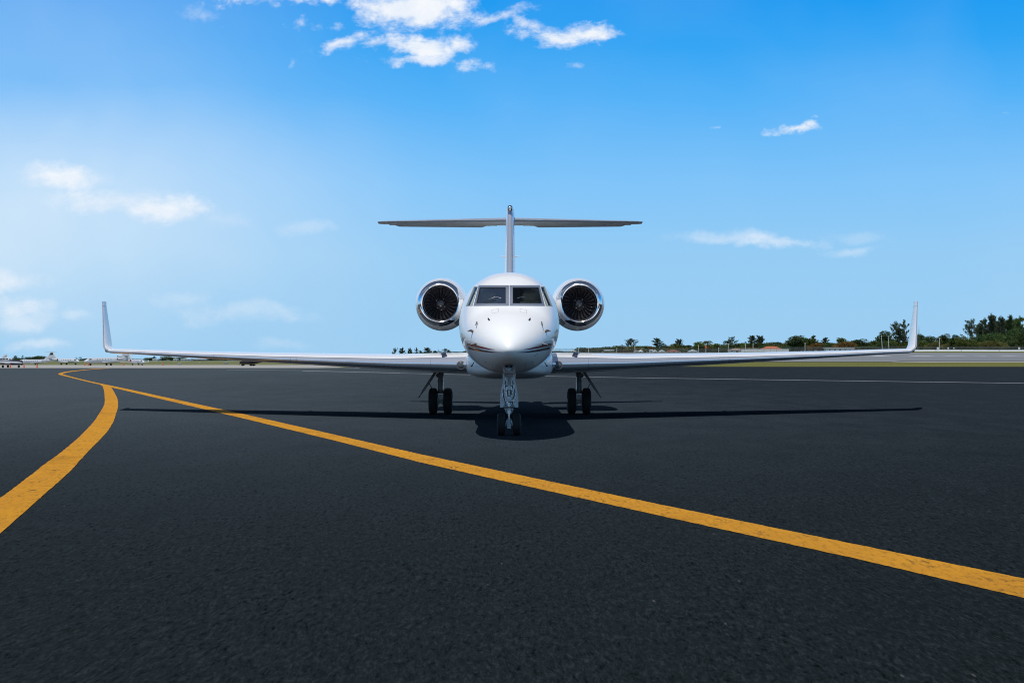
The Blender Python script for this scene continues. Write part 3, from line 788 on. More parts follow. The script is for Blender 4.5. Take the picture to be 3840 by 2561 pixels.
def sidez(p, s): return (s*p[0], p[1], p[2])
for s in (-1, 1):
    mbx = MB(); rows = []
    for x in xs_w: rows.append([sidez(wpt(x, c, True), s) for c in up_cs(x)[::-1]]+[sidez(wpt(x, c, False), s) for c in lo_cs(x)])
    nU = len(CM)
    mbx.grid(rows if s < 0 else rows[::-1], 0, mf=lambda i, j: 1 if j == nU-2 else 0)
    wg = J('wing', mbx, ['white_gloss', 'black'])
    # chrome leading edge: starts at the fairing
    mbx = MB(); rows = []
    for x in [1.2+i*(13.25-1.2)/60 for i in range(61)]:
        rows.append(le_row(x, s))
    mbx.grid(rows if s < 0 else rows[::-1], 0); le = J('leading_edge', mbx, 'slat_metal', wg)
    mbx = MB(); rows = [le_row(x, s) for x in (1.04, 1.2)]
    mbx.grid(rows if s < 0 else rows[::-1], 0); J('root_fillet', mbx, 'white_gloss', wg)
    # seams across the slat
    for xq in (2.3, 6.55, 6.75, 9.4):
        mbx = MB(); mbx.tube(le_row(xq, s), .004, 5); J('slat_seam', mbx, 'gear_dark', wg)
    # navy fence stripe over the upper skin
    rows = []
    for c in [.06+.02*i for i in range(24)]:
        p = Vector(sidez(wpt(1.86+c*.55, c, True), s)); w = .075
        rows.append([p+Vector((-w, 0, 0)), p+Vector((-w, 0, .022)), p+Vector((w, 0, .022)), p+Vector((w, 0, 0))])
    mbx = MB(); mbx.grid(rows, 0); mbx.quad(*rows[0]); J('wing_fence', mbx, 'navy', wg)
    # landing lamp set into the leading edge
    lx = 1.40; p = wpt(lx, 0, True); zc = p[2]-.03; yc = p[1]-.03
    mbx = MB(); mbx.lathe([(.128, .07), (.128, -.006), (.118, -.012), (.103, -.010), (.098, .01), (.097, .12)], (s*lx, yc, zc), n=36); lp = J('lamp_ring', mbx, 'gear_dark', wg)
    mbx = MB(); mbx.lathe([(.1, -.004), (.085, -.014), (.06, -.023), (.03, -.028), (.002, -.03)], (s*lx, yc, zc), n=28); J('lamp_glass', mbx, 'lamp_face', wg)
    # winglet: swings up through a tight bend
    path = []
    R = .34; WA = 76
    yl0, ch0, zl0, th0, ri0 = wing_sec(13.25)
    for i in range(30):
        t = i/29
        if t < .4:
            a = t/.4*math.radians(WA); x = 13.25+R*math.sin(a); z = zl0+R*(1-math.cos(a)); tl = a; sdist = R*a
        else:
            q = (t-.4)/.6; L = 1.50; a = math.radians(WA); x = 13.25+R*math.sin(a)+L*q*math.cos(a); z = zl0+R*(1-math.cos(a))+L*q*math.sin(a); tl = a; sdist = R*a+L*q
        f = sdist/(R*math.radians(WA)+1.46)
        path.append((x, z, tl, yl0+1.75*f+.1*f, lerp(ch0, .62, min(1, f*1.05)), lerp(th0, .062, min(1, f*1.6)), f))
    rw, rl = [], []
    def wl_pt(q, c, up):
        x, z, tl, yl, ch, th, f = q; h = th*af(c, up)+ri0*(1-f)*math.sin(PI*min(1, c))-.03*c*(1-f)
        return (s*(x-h*math.sin(tl)), yl+c*ch, z+h*math.cos(tl))
    for q in path:
        kt = lerp(ctop(13.25), .05, q[6])
        ucs = [kt, kt+.006]+[kt+.006+(1-kt-.006)*t for t in (.03, .07, .13, .2, .28, .38, .5, .64, .82, 1)]; lcs = [cbot(13.25)+(1-cbot(13.25))*t for t in (0, .01, .03, .07, .13, .2, .28, .38, .5, .64, .82, 1)]
        rw.append([wl_pt(q, c, True) for c in ucs[::-1]]+[wl_pt(q, c, False) for c in lcs])
        rl.append([wl_pt(q, c*kt, True) for c in CF[::-1]]+[wl_pt(q, c*cbot(13.25), False) for c in CF[1:]])
    mbx = MB(); mbx.grid(rw if s < 0 else rw[::-1], 0, mf=lambda i, j: 1 if j == nU-2 else 0)
    tipc = [sum(p[k] for p in rw[-1])/len(rw[-1]) for k in range(3)]; mbx.fan(rw[-1], tipc, 0, s > 0)
    J('winglet', mbx, ['white_gloss', 'black'], wg)
    mbx = MB(); mbx.grid(rl if s < 0 else rl[::-1], 0); J('winglet_edge', mbx, 'slat_metal', wg)
    q = path[-3]; mbx = MB(); mbx.tube([wl_pt(q, c, True) for c in (0, .01, .04, .1, .3, .6, 1)], .005, 5); J('tip_seam', mbx, 'gear_dark', wg)
    q = path[6]; mbx = MB(); mbx.tube([wl_pt(q, c, True) for c in CH[::-1]]+[wl_pt(q, c, False) for c in CH[1:]], .006, 5); J('slat_seam', mbx, 'gear_dark', wg)
    c0 = wl_pt(path[4], 0, True); mbx = MB(); mbx.ellipsoid((c0[0]+s*.0, c0[1]+.06, c0[2]), (.06, .12, .055), 12, 8); J('position_light', mbx, 'lens', wg)
    # flap track fairings under the wing
    for xq in (4.2, 6.9):
        yl, ch, zl, th, ri = wing_sec(xq); mbx = MB(); mbx.ellipsoid((s*xq, yl+ch*.88, zl-.05), (.085, .85, .10), 14, 10); J('flap_fairing', mbx, 'white_gloss', wg)

# tail
def fin_sec(z):
    t = (z-3.7)/3.4; yl = lerp(57.2, 63.4, t); ch = lerp(5.2, 3.0, t); th = lerp(.40, .285, t); return yl, ch, th
mbx = MB(); rows = []; rows2 = []
for i in range(24):
    z = lerp(3.7, 7.02, i/23); yl, ch, th = fin_sec(z)
    cc = [.055, .07, .1, .16, .24, .34, .5, .7, .85, 1]
    rows.append([(th*af(c, True), yl+c*ch, z) for c in cc[::-1]]+[(-th*af(c, True), yl+c*ch, z) for c in cc])
    c2 = [0, .003, .008, .016, .03, .055]
    rows2.append([(th*af(c, True), yl+c*ch, z) for c in c2[::-1]]+[(-th*af(c, True), yl+c*ch, z) for c in c2[1:]])
mbx.grid(rows, 0); fin = J('tail_fin', mbx, 'white_gloss')
mbx = MB(); mbx.grid(rows2, 0); J('fin_leading_edge', mbx, 'slat_metal', fin)
mbx = MB(); rows = []
for i in range(15):
    a = PI*i/28; rows.append([((.02+.155*math.sin(a))*math.cos(b), 62.75+4.3*(i/14)**1.0, 7.02+.03*(i/14)+(.03+.20*math.sin(a))*math.sin(b)-.10*(1-math.sin(a))) for b in [2*PI*k/28 for k in range(28)]])
mbx.grid(rows, 0, closed=True); mbx.fan(rows[0], (0, 62.72, 6.92), 0, True); mbx.fan(rows[-1], (0, 67.1, 7.05), 0); J('fin_cap', mbx, 'white_gloss', fin)
mbx = MB(); mbx.ellipsoid((0, 62.9, 6.98), (.10, .22, .12), 16, 10); J('nav_lamp', mbx, 'steel', fin)
mbx = MB(); mbx.ellipsoid((0, 57.6, 4.05), (.115, .9, .36), 18, 12); J('dorsal_scoop', mbx, 'chrome', fin)
for s in (-1, 1):
    mbx = MB(); mbx.tube([(s*.14, 60.6, 5.17), (s*.24, 60.45, 5.18), (s*.35, 60.4, 5.18)], [.02, .014, .010], 8); J('fin_probe', mbx, 'gear_white', fin)
    rw, rl, re = [], [], []
    for i in range(26):
        t = i/25; x = lerp(.10, 4.95, t); yl = lerp(63.7, 66.9, t); ch = lerp(2.55, 1.15, t); th = lerp(.235, .085, t); zl = lerp(6.655, 6.80, t)
        if t > .96: th *= .6; ch *= .85; yl += .1
        f = lambda c, up: (s*x, yl+c*ch, zl+th*af(c, up)-.055*c*(1-t*.4))
        cc = [.06, .1, .17, .26, .36, .48, .6, .70]; c2 = [0, .003, .008, .016, .03, .06]
        rw.append([f(c, True) for c in cc[::-1]]+[f(c, False) for c in cc]); rl.append([f(c, True) for c in c2[::-1]]+[f(c, False) for c in c2[1:]])
        if .04 < t < .95:
            dz = -.075 if .17 < t < .86 else -.02
            g = lambda c, up: (s*x, yl+c*ch, zl+th*af(c, up)-.055*c*(1-t*.4)+dz*(c-.7)/.3)
            re.append([g(1, True), g(.85, True), g(.71, True), g(.71, False), g(.85, False), g(1, False)])
    mbx = MB(); mbx.grid(rw if s < 0 else rw[::-1], 0); hs = J('tailplane', mbx, 'white_gloss')
    mbx = MB(); mbx.grid(rl if s < 0 else rl[::-1], 0); J('tailplane_edge', mbx, 'slat_metal', hs)
    mbx = MB(); mbx.grid(re if s < 0 else re[::-1], 0); J('elevator', mbx, 'white_gloss', hs)

# landing gear
def tyre(mbx, x, y, R, w, m=0):
    r = .10*R+.02
    prof = []
    for i in range(17):
        a = PI*i/16; prof.append((R-.30*R*(abs(math.cos(a))**2.6), -w/2*math.copysign(abs(math.cos(a))**.5, math.cos(a))))
    prof = [(R*.55, -w*.42)]+prof+[(R*.55, w*.42)]
    mbx.lathe(prof, (x, y, R), axis='X', n=48, m=m)
    for k in (-.22, 0, .22): mbx.lathe([(R+.0015, k*w-.004), (R-.006, k*w), (R+.0015, k*w+.004)], (x, y, R), axis='X', n=48, m=m)
def hub(mbx, x, y, R, w, side):
    mbx.lathe([(R*.56, side*w*.40), (R*.50, side*w*.46), (R*.42, side*w*.30), (R*.25, side*w*.34), (R*.16, side*w*.5), (.002, side*w*.52)], (x, y, R), axis='X', n=28)
NG = 43.3; NR = .268; NW = .20
mbx = MB(); mbx.tube([(0, NG+.05, 1.52), (0, NG, .62)], .082, 20); mbx.tube([(0, NG+.02, 1.30), (0, NG+.01, 1.02)], .098, 20); mbx.tube([(0, NG, .70), (0, NG, .62)], .10, 20)
ng = J('nose_gear', mbx, 'gear_paint')
mbx = MB(); mbx.tube([(0, NG, .66), (0, NG, .36)], .043, 18); J('piston', mbx, 'steel', ng)
mbx = MB(); mbx.tube([(0, NG, .40), (0, NG, .22)], .058, 18); mbx.tube([(-.14, NG, NR), (.14, NG, NR)], .05, 14); mbx.box((0, NG-.05, .22), (.09, .09, .10)); J('axle', mbx, 'gear_paint', ng)
mbx = MB(); mbx.tube([(-.062, NG-.05, .36), (-.05, NG-.07, .24), (0, NG-.075, .20), (.05, NG-.07, .24), (.062, NG-.05, .36)], .016, 8); J('tow_fitting', mbx, 'steel', ng)
for s in (-1, 1):
    mbx = MB(); tyre(mbx, s*.19, NG, NR, NW); J('tyre', mbx, 'rubber', ng)
    mbx = MB(); hub(mbx, s*.19, NG, NR, NW, s); hub(mbx, s*.19, NG, NR, NW, -s); J('wheel_hub', mbx, 'gear_paint', ng)
    mbx = MB(); mbx.box((s*.128, NG-.16, 1.445), (.05, .14, .17)); mbx.lathe([(.001, -.035), (.035, -.03), (.035, .03), (.001, .035)], (s*.128, NG-.23, 1.47), n=14); J('trunnion', mbx, 'gear_white', ng)
    # twin lamps
    o = (s*.088, NG-.14, .715)
    mbx = MB(); mbx.lathe([(.02, .10), (.045, .07), (.058, .0), (.060, -.01), (.054, -.012)], o, n=24); J('lamp_housing', mbx, 'steel', ng)
    mbx = MB(); mbx.lathe([(.054, -.008), (.03, .03), (.002, .04)], o, n=20); J('lamp_bowl', mbx, 'lamp_reflector', ng)
    mbx = MB(); mbx.lathe([(.053, -.010), (.03, -.018), (.002, -.022)], o, n=20); J('lamp_glass', mbx, 'lens', ng)
    for k in range(4):
        rr = random.Random(10*k+s); x0 = s*(.055+.022*k); z0 = 1.28-.10*k
        mbx = MB(); mbx.tube([(x0, NG-.09, z0), (x0+s*.03, NG-.13, z0+.035), (x0+s*.045, NG-.13, z0-.06), (x0+s*.03*rr.uniform(-.5, 1), NG-.12, z0-.20), (x0-s*.02, NG-.11, z0-.34)], .0105+.002*rr.random(), 8); J('hydraulic_hose', mbx, 'black' if k % 2 == 0 else 'steel', ng)
    mbx = MB(); mbx.box((s*.075, NG-.09, 1.0), (.05, .07, .12)); mbx.box((s*.10, NG-.08, .86), (.045, .06, .09)); mbx.box((s*.058, NG-.11, 1.13), (.03, .05, .10)); J('valve_block', mbx, 'steel', ng)
# yoke, forward brace plate, steering unit
mbx = MB()
for s in (-1, 1):
    mbx.box((s*.055, NG-.10, 1.30), (.03, .07, .34))
mbx.box((0, NG-.10, 1.14), (.14, .07, .12)); mbx.tube([(-.13, NG-.10, 1.455), (.13, NG-.10, 1.455)], .045, 14); J('yoke', mbx, 'gear_white', ng)
mbx = MB(); mbx.tube([(0, NG-.12, 1.08), (0, NG-.12, .97)], .055, 16); mbx.tube([(0, NG-.12, .95), (0, NG-.12, .86)], .065, 16); mbx.tube([(-.10, NG-.10, .845), (.10, NG-.10, .845)], .035, 12); J('steering_actuator', mbx, 'gear_white', ng)
mbx = MB(); mbx.tube([(-.03, NG-.14, 1.10), (-.03, NG-.16, .98)], .022, 10); mbx.tube([(.04, NG-.14, 1.10), (.04, NG-.16, .98)], .026, 10); mbx.box((0, NG-.15, .90), (.06, .05, .05)); J('electric_motor', mbx, 'black', ng)
mbx = MB(); mbx.tube([(-.05, NG-.13, .82), (-.02, NG-.15, .77), (.02, NG-.15, .77), (.05, NG-.13, .82)], .02, 8); mbx.tube([(0, NG-.13, .80), (0, NG-.13, .70)], .045, 14); J('collar', mbx, 'steel', ng)
mbx = MB(); mbx.tube([(-.085, NG+.06, .60), (0, NG+.16, .46), (0, NG+.10, .34)], .018, 8); mbx.tube([(.085, NG+.06, .60), (0, NG+.16, .46)], .018, 8); J('torque_link', mbx, 'gear_paint', ng)
# the long door that hangs behind the leg
rows = []
for t, w, z in ((0, .115, 1.50), (.2, .13, 1.38), (.45, .19, 1.12), (.62, .215, .95), (.8, .222, .82), (1, .222, .665)):
    rows.append([(-w, NG+.30, z), (-w, NG+.27, z), (-w*.4, NG+.255, z), (w*.4, NG+.255, z), (w, NG+.27, z), (w, NG+.30, z)])
mbx = MB(); mbx.grid(rows, 0); mbx.fan(rows[-1], (0, NG+.28, .665), 0); J('gear_door', mbx, 'gear_white', ng)
MY, MX, MR, MW = 57.0, 2.20, .415, .285
for s in (-1, 1):
    x = s*MX; k = s
    mbx = MB(); mbx.tube([(x-s*.02, MY, 1.45), (x, MY, .72)], [.088, .084], 18); mbx.tube([(x, MY, 1.06), (x, MY, 1.02)], .10, 18); mbx.tube([(x, MY, .86), (x, MY, .85)], .092, 18); mbx.tube([(x, MY, .74), (x, MY, .66)], [.09, .125], 18)
    mg = J('main_gear', mbx, 'gear_dark')
    mbx = MB(); mbx.box((x, MY-.10, .55), (.145, .14, .17)); mbx.tube([(x-.17, MY, MR), (x+.17, MY, MR)], .07, 14); mbx.tube([(x-.06, MY-.06, .42), (x-.07, MY-.1, .30)], .03, 8); mbx.tube([(x+.06, MY-.06, .42), (x+.07, MY-.1, .30)], .03, 8); J('brake_unit', mbx, 'gear_paint', mg)
    for q in (-1, 1):
        mbx = MB(); tyre(mbx, x+q*.235, MY, MR, MW); J('tyre', mbx, 'rubber', mg)
        mbx = MB(); hub(mbx, x+q*.235, MY, MR, MW, q); hub(mbx, x+q*.235, MY, MR, MW, -q); J('wheel_hub', mbx, 'gear_paint', mg)
    mbx = MB(); mbx.tube([(x+s*.07, MY-.05, 1.22), (x-s*.22, MY-.05, 1.40)], .03, 8, 0); mbx.tube([(x+s*.07, MY-.08, 1.23), (x+s*.07, MY+.08, 1.23)], .075, 14); J('side_brace', mbx, 'gear_dark', mg)
    mbx = MB(); mbx.tube([(x-s*.085, MY-.06, 1.2), (x-s*.09, MY-.06, 1.0), (x-s*.085, MY-.07, .7)], .012, 6); J('brake_line', mbx, 'steel', mg)
    # slanting outboard door with its rod
    a = Vector((x+s*.14, MY-.15, 1.37)); b = Vector((x+s*.70, MY-.15, .52)); d = (b-a).normalized(); n_ = Vector((d.z, 0, -d.x))
    rows = []
    for t in (0, .15, .4, .7, .9, 1):
        p = a.lerp(b, t); w = lerp(.035, .028, t) if t < .9 else .012
        L0 = .42*(1-.45*t)
        rows.append([p+n_*w+Vector((0, -.02, 0)), p+n_*w+Vector((0, L0*2, 0)), p-n_*w+Vector((0, L0*2, 0)), p-n_*w+Vector((0, -.02, 0))])
    mbx = MB(); mbx.grid(rows, 0, closed=True); mbx.fan(rows[-1], sum(rows[-1], Vector())/4, 0); J('gear_door', mbx, 'gear_dark', mg)
    m_ = a.lerp(b, .42); mbx = MB(); mbx.tube([m_, (x+s*.12, MY-.12, .58)], .013, 8); J('door_rod', mbx, 'gear_dark', mg)

# ------------------------------------------------------------------ aircraft parked on the far ramp
def ellring(c, ry, rz, n=20):
    return [(c[0], c[1]+ry*math.cos(2*PI*k/n), c[2]+rz*math.sin(2*PI*k/n)) for k in range(n)]
def plate(mb, root_le, root_te, tip_le, tip_te, t0, t1, m=0, n=8):
    """tapered lifting surface between a root and a tip chord"""
    R = [(Vector(root_le), Vector(root_te), t0), (Vector(tip_le), Vector(tip_te), t1)]
    sp = (R[1][0]-R[0][0]); up = (R[0][1]-R[0][0]).cross(sp).normalized()
    rows = []
    for i in range(n+1):
        t = i/n; le = R[0][0].lerp(R[1][0], t); te = R[0][1].lerp(R[1][1], t); th = lerp(t0, t1, t)
        cs = (0, .02, .08, .25, .5, 1)
        rows.append([le.lerp(te, c)+up*th*af(c, True) for c in cs[::-1]]+[le.lerp(te, c)-up*th*af(c, True) for c in cs[1:]])
    mb.grid(rows, m); mb.fan(rows[-1], sum((Vector(p) for p in rows[-1]), Vector())/len(rows[-1]), m)
def bg_jet(label, u, v, D, yaw, L, tail='cross', engine='open', fin_cap=None, z=None, stripe=None, trijet=False, group='aircraft parked on the far ramp'):
    """nose toward local +x; L is the overall length"""
    x = (u-1920)/FPX*D; zz = terr(x, D) if z is None else z
    root = thing('parked_jet', label, 'airplane', (x, D, zz-.02), yaw, group)
    s = L/20.0
    prof = [(-10, .12, 2.75), (-9, .35, 2.6), (-7.5, .68, 2.4), (-5, 1.0, 2.2), (-2, 1.1, 2.15), (3, 1.1, 2.15), (6.4, 1.08, 2.13), (7.6, .98, 2.05), (8.6, .78, 1.92), (9.4, .5, 1.78), (9.85, .24, 1.7), (10, .03, 1.68)]
    mb = MB(); rows = [ellring((x_*s, 0, z_*s), r*s, r*s*1.06) for x_, r, z_ in prof]
    mb.grid(rows, 0, closed=True); mb.fan(rows[0], (-10*s, 0, 2.75*s), 0, True); mb.fan(rows[-1], (10*s, 0, 1.68*s), 0)
    body = obj('fuselage', mb, 'jet_white', root)
    # cockpit glazing: panes over the nose, and the oval cabin windows
    for q in (-1, 1):
        for k, (xa, xb) in enumerate(((8.35, 8.0), (7.95, 7.55), (7.5, 7.1))):
            w = MB(); rr = []
            for xq in (xa, xb):
                r = interp(xq, [p[0] for p in prof], [p[1] for p in prof]); zc = interp(xq, [p[0] for p in prof], [p[2] for p in prof])
                rr.append([(xq*s, q*(r*math.cos(a)+.012)*s, (zc+r*1.06*math.sin(a)+.012)*s) for a in (.30, .52, .74, .9)])
            w.grid(rr, 0); obj('cockpit_window', w, 'window_dark', root)
    for q in (-1, 1):
        for k in range(6):
            w = MB(); xq = (4.6-k*1.25); r = 1.1
            a0 = .34; c0 = Vector((xq*s, q*(r*math.cos(a0)+.01)*s, (2.15+r*1.06*math.sin(a0))*s)); nrm = Vector((0, q*math.cos(a0), math.sin(a0)))
            tz = Vector((0, -q*math.sin(a0), math.cos(a0)))
            ring = [c0+Vector((1, 0, 0))*.26*s*math.cos(2*PI*i/10)+tz*.18*s*math.sin(2*PI*i/10) for i in range(10)]
            w.fan(ring, c0+nrm*.02*s, 0); obj('cabin_window', w, 'window_dark', root)
    for q in (-1, 1):
        w = MB(); plate(w, (2.6*s, q*.8*s, 1.35*s), (-3.2*s, q*.8*s, 1.3*s), (-2.6*s, q*9.2*s, 1.95*s), (-4.2*s, q*9.2*s, 1.95*s), .55*s, .15*s)
        wg = obj('wing', w, 'jet_white', root)
        w = MB(); plate(w, (-2.6*s, q*9.2*s, 1.95*s), (-4.2*s, q*9.2*s, 1.95*s), (-3.9*s, q*9.45*s, 3.0*s), (-4.7*s, q*9.45*s, 3.0*s), .12*s, .06*s, n=3); obj('winglet', w, 'jet_white', wg)
        e = MB(); o = (-4.2*s, q*1.75*s, 2.75*s)
        pr = [(.44, 0), (.50, -.03), (.56, -.14), (.62, -.7), (.62, -1.6), (.5, -2.6), (.36, -3.1)]
        rows = [[(o[0]+h*s, o[1]+r*s*math.cos(2*PI*k/20), o[2]+r*s*math.sin(2*PI*k/20)) for k in range(20)] for r, h in pr]
        e.grid(rows, 0, closed=True); en = obj('engine', e, 'jet_white', root)
        e = MB(); c_ = Vector((o[0]+(.03 if engine == 'cover' else -.12)*s, o[1], o[2])); rr = .54 if engine == 'cover' else .45
        e.fan([c_+Vector((0, rr*s*math.cos(2*PI*k/20), rr*s*math.sin(2*PI*k/20))) for k in range(20)], c_+Vector((.06*s, 0, 0)), 0)
        obj('intake_cover' if engine == 'cover' else 'intake', e, 'cover_red' if engine == 'cover' else 'black', en)
        e = MB(); e.box((o[0]-1.4*s, q*1.25*s, 2.7*s), (1.9*s, .6*s, .16*s)); obj('pylon', e, 'jet_white', root)
    w = MB(); plate(w, (-5.4*s, 0, 2.9*s), (-10.2*s, 0, 2.9*s), (-9.2*s, 0, 6.6*s), (-11.2*s, 0, 6.6*s), .34*s, .18*s); fin = obj('tail_fin', w, 'jet_white', root)
    if fin_cap:
        w = MB(); plate(w, (-8.7*s, 0, 6.0*s), (-11.1*s, 0, 6.0*s), (-9.3*s, 0, 6.75*s), (-11.3*s, 0, 6.75*s), .30*s, .20*s, n=3); obj('fin_tip', w, fin_cap, fin)
    if stripe:
        for k in range(3):
            w = MB(); w.box((-8.9*s-.35*s*k, 0, (4.3+.6*k)*s), (2.4*s, .36*s, .26*s), 0, Euler((0, .35, 0)).to_matrix()); obj('fin_stripe', w, stripe, fin)
    zt = 6.62 if tail == 't' else 4.2
    for q in (-1, 1):
        w = MB(); plate(w, (-9.0*s if tail == 't' else -8.2*s, q*.05*s, zt*s), (-11.2*s if tail == 't' else -10.2*s, q*.05*s, zt*s), (-10.4*s, q*3.9*s, (zt+.05)*s), (-11.5*s, q*3.9*s, (zt+.05)*s), .20*s, .09*s, n=4); obj('tailplane', w, 'jet_white', root)
    if trijet:
        e = MB(); rows = [[(h*s, r*s*math.cos(2*PI*k/18), (3.75+dz)*s+r*s*math.sin(2*PI*k/18)) for k in range(18)] for r, h, dz in ((.42, -5.4, 0), (.5, -5.6, 0), (.55, -6.6, -.1), (.5, -8, -.5), (.4, -9.6, -.9))]
        e.grid(rows, 0, closed=True); en = obj('engine', e, 'jet_white', root)
        e = MB(); c_ = Vector((-5.5*s, 0, 3.75*s)); e.fan([c_+Vector((0, .42*s*math.cos(2*PI*k/18), .42*s*math.sin(2*PI*k/18))) for k in range(18)], c_+Vector((-.1*s, 0, 0)), 0); obj('intake', e, 'black', en)
    w = MB(); rows = []
    for q in (-1, 1):
        w = MB(); w.grid([[(x_*s, q*(interp(x_, [p[0] for p in prof], [p[1] for p in prof])*math.cos(a)+.015)*s, (interp(x_, [p[0] for p in prof], [p[2] for p in prof])+interp(x_, [p[0] for p in prof], [p[1] for p in prof])*1.06*math.sin(a))*s) for a in (-.42, -.30)] for x_ in (-9, -6, -2, 3, 6, 8, 9)], 0); obj('cheat_line', w, 'jet_grey', body)
    for (px, py) in ((7.2, 0), (-1.2, 1.9), (-1.2, -1.9)):
        g = MB(); g.tube([(px*s, py*s, 1.4*s), (px*s, py*s, .4*s)], .10*s, 8); gr = obj('landing_gear', g, 'jet_grey', root)
        for q in (-1, 1):
            g = MB(); g.lathe([(.02, -.13*s), (.34*s, -.13*s), (.40*s, -.05*s), (.40*s, .05*s), (.34*s, .13*s), (.02, .13*s)], (0, 0, 0), axis='Y', n=18)
            obj('tyre', g, 'rubber', gr, loc=(px*s, (py+q*.22)*s, .40*s))
    return root
def prop_plane(label, u, D, yaw, L, body='jet_white', belly='jet_navy', pants=False, zadd=0.0, group='propeller aeroplanes parked beyond the apron'):
    x = (u-1920)/FPX*D
    root = thing('propeller_plane', label, 'airplane', (x, D, terr(x, D)-.02+zadd), yaw, group); s = L/8.0
    prof = [(-4.0, .08, 1.45), (-2.8, .28, 1.36), (-1.2, .52, 1.25), (.2, .62, 1.2), (1.4, .62, 1.18), (2.4, .55, 1.12), (3.3, .46, 1.05), (3.75, .34, 1.02), (3.85, .2, 1.02)]
    mb = MB(); rows = [ellring((a*s, 0, z*s), r*.9*s, r*s) for a, r, z in prof]
    mb.grid(rows, 0, closed=True, mf=lambda i, j: 0 if (j in (0, 9, 19, 10) and i > 1) else 1); mb.fan(rows[0], (-4*s, 0, 1.45*s), 0, True); mb.fan(rows[-1], (3.9*s, 0, 1.02*s), 1)
    obj('fuselage', mb, [body, belly], root)
    mb = MB(); rows = [ellring((a*s, 0, z*s), r*s, h*s) for a, r, h, z in ((-1.7, .06, .06, 1.62), (-1.0, .42, .36, 1.66), (0, .50, .48, 1.68), (.8, .48, .46, 1.66), (1.5, .3, .2, 1.6), (1.8, .05, .05, 1.52))]
    mb.grid(rows, 0, closed=True); cb = obj('cabin', mb, body, root)
    for q in (-1, 1):
        for xa, xb in ((1.35, .85), (.7, .1), (0, -.6), (-.7, -1.15)):
            w = MB(); w.grid([[(a*s, q*(.51+.012)*math.cos(b)*s*(1 if abs(a) < 1.0 else .86), (1.68+.475*math.sin(b)*(1 if abs(a) < 1.0 else .8))*s) for b in (.12, .4, .75)] for a in (xa, xb)], 0); obj('cabin_window', w, 'window_dark', cb)
        w = MB(); plate(w, (1.2*s, q*.4*s, .85*s), (-.5*s, q*.4*s, .85*s), (.9*s, q*5.2*s, 1.2*s), (-.1*s, q*5.2*s, 1.2*s), .20*s, .1*s); obj('wing', w, body if not pants else belly, root)
        w = MB(); plate(w, (-3.0*s, q*.05*s, 1.5*s), (-4.0*s, q*.05*s, 1.5*s), (-3.3*s, q*1.8*s, 1.52*s), (-4.0*s, q*1.8*s, 1.52*s), .09*s, .05*s, n=3); obj('tailplane', w, body if not pants else belly, root)
    w = MB(); plate(w, (-2.6*s, 0, 1.5*s), (-4.0*s, 0, 1.5*s), (-3.6*s, 0, 2.7*s), (-4.2*s, 0, 2.7*s), .12*s, .07*s, n=4); obj('tail_fin', w, body, root)
    w = MB(); rows = [ellring((a*s, 0, 1.02*s), r*s, r*s, 14) for a, r in ((3.85, .2), (4.0, .17), (4.15, .09), (4.22, .01))]; w.grid(rows, 0, closed=True); sp = obj('spinner', w, 'steel', root)
    for k in range(3):
        a = 2*PI*k/3+.9; w = MB(); d = Vector((0, math.cos(a), math.sin(a))); t = Vector((.25, -math.sin(a)*.97, math.cos(a)*.97)); c0 = Vector((3.95*s, 0, 1.02*s))
        w.grid([[c0+d*r*s+t*q*wd*s+Vector((dx*s, 0, 0)) for q, dx in ((-1, 0), (0, .02), (1, 0), (0, -.02), (-1, 0))] for r, wd in ((.1, .05), (.4, .10), (.75, .09), (1.0, .04))], 0); obj('propeller_blade', w, 'jet_dark', sp)
    for px, py in ((2.9, 0), (-.1, 1.3), (-.1, -1.3)):
        g = MB(); g.tube([(px*s, py*s, .9*s), (px*s, py*s, .3*s)], .05*s, 8); gr = obj('landing_gear', g, 'gear_dark', root)
        g = MB(); g.lathe([(.02, -.09*s), (.24*s, -.09*s), (.28*s, 0), (.24*s, .09*s), (.02, .09*s)], (0, 0, 0), axis='Y', n=16); obj('tyre', g, 'rubber', gr, loc=(px*s, py*s, .28*s))
        if pants:
            g = MB(); g.ellipsoid((px*s-.05*s, py*s, .32*s), (.62*s, .17*s, .24*s), 14, 10); obj('wheel_fairing', g, belly, gr)
    return root
prop_plane('small dark navy and white propeller plane beside orange cones at the apron edge', 22, 430, math.radians(-8), 9.0, body='jet_white', belly='jet_navy')
prop_plane('dark propeller plane with wheel fairings standing under the wing of the big jet', 945, 640, math.radians(172), 9.4, body='jet_dark', belly='jet_dark', pants=True)
bg_jet('white jet behind the dark propeller plane, only its striped tail fin showing above it', -38, 1368, 900, math.radians(178), 16, fin_cap=None, stripe='jet_grey')
bg_jet('white jet with dark fin tip and dark intakes, nose pointing toward the propeller plane', 128, 1371, 830, math.radians(212), 16.0, fin_cap='jet_dark')
bg_jet('white T-tailed jet parked with its nose toward the large trijet', 246, 1370, 930, math.radians(-32), 20, tail='t')
bg_jet('large white trijet with dark cockpit windows and tall dark-tipped fin', 398, 1369, 765, math.radians(221), 20.5, tail='cross', fin_cap='jet_dark', trijet=True)
bg_jet('white jet with bright red engine intake covers under the wing tip', 512, 1366, 830, math.radians(-52), 16, engine='cover')

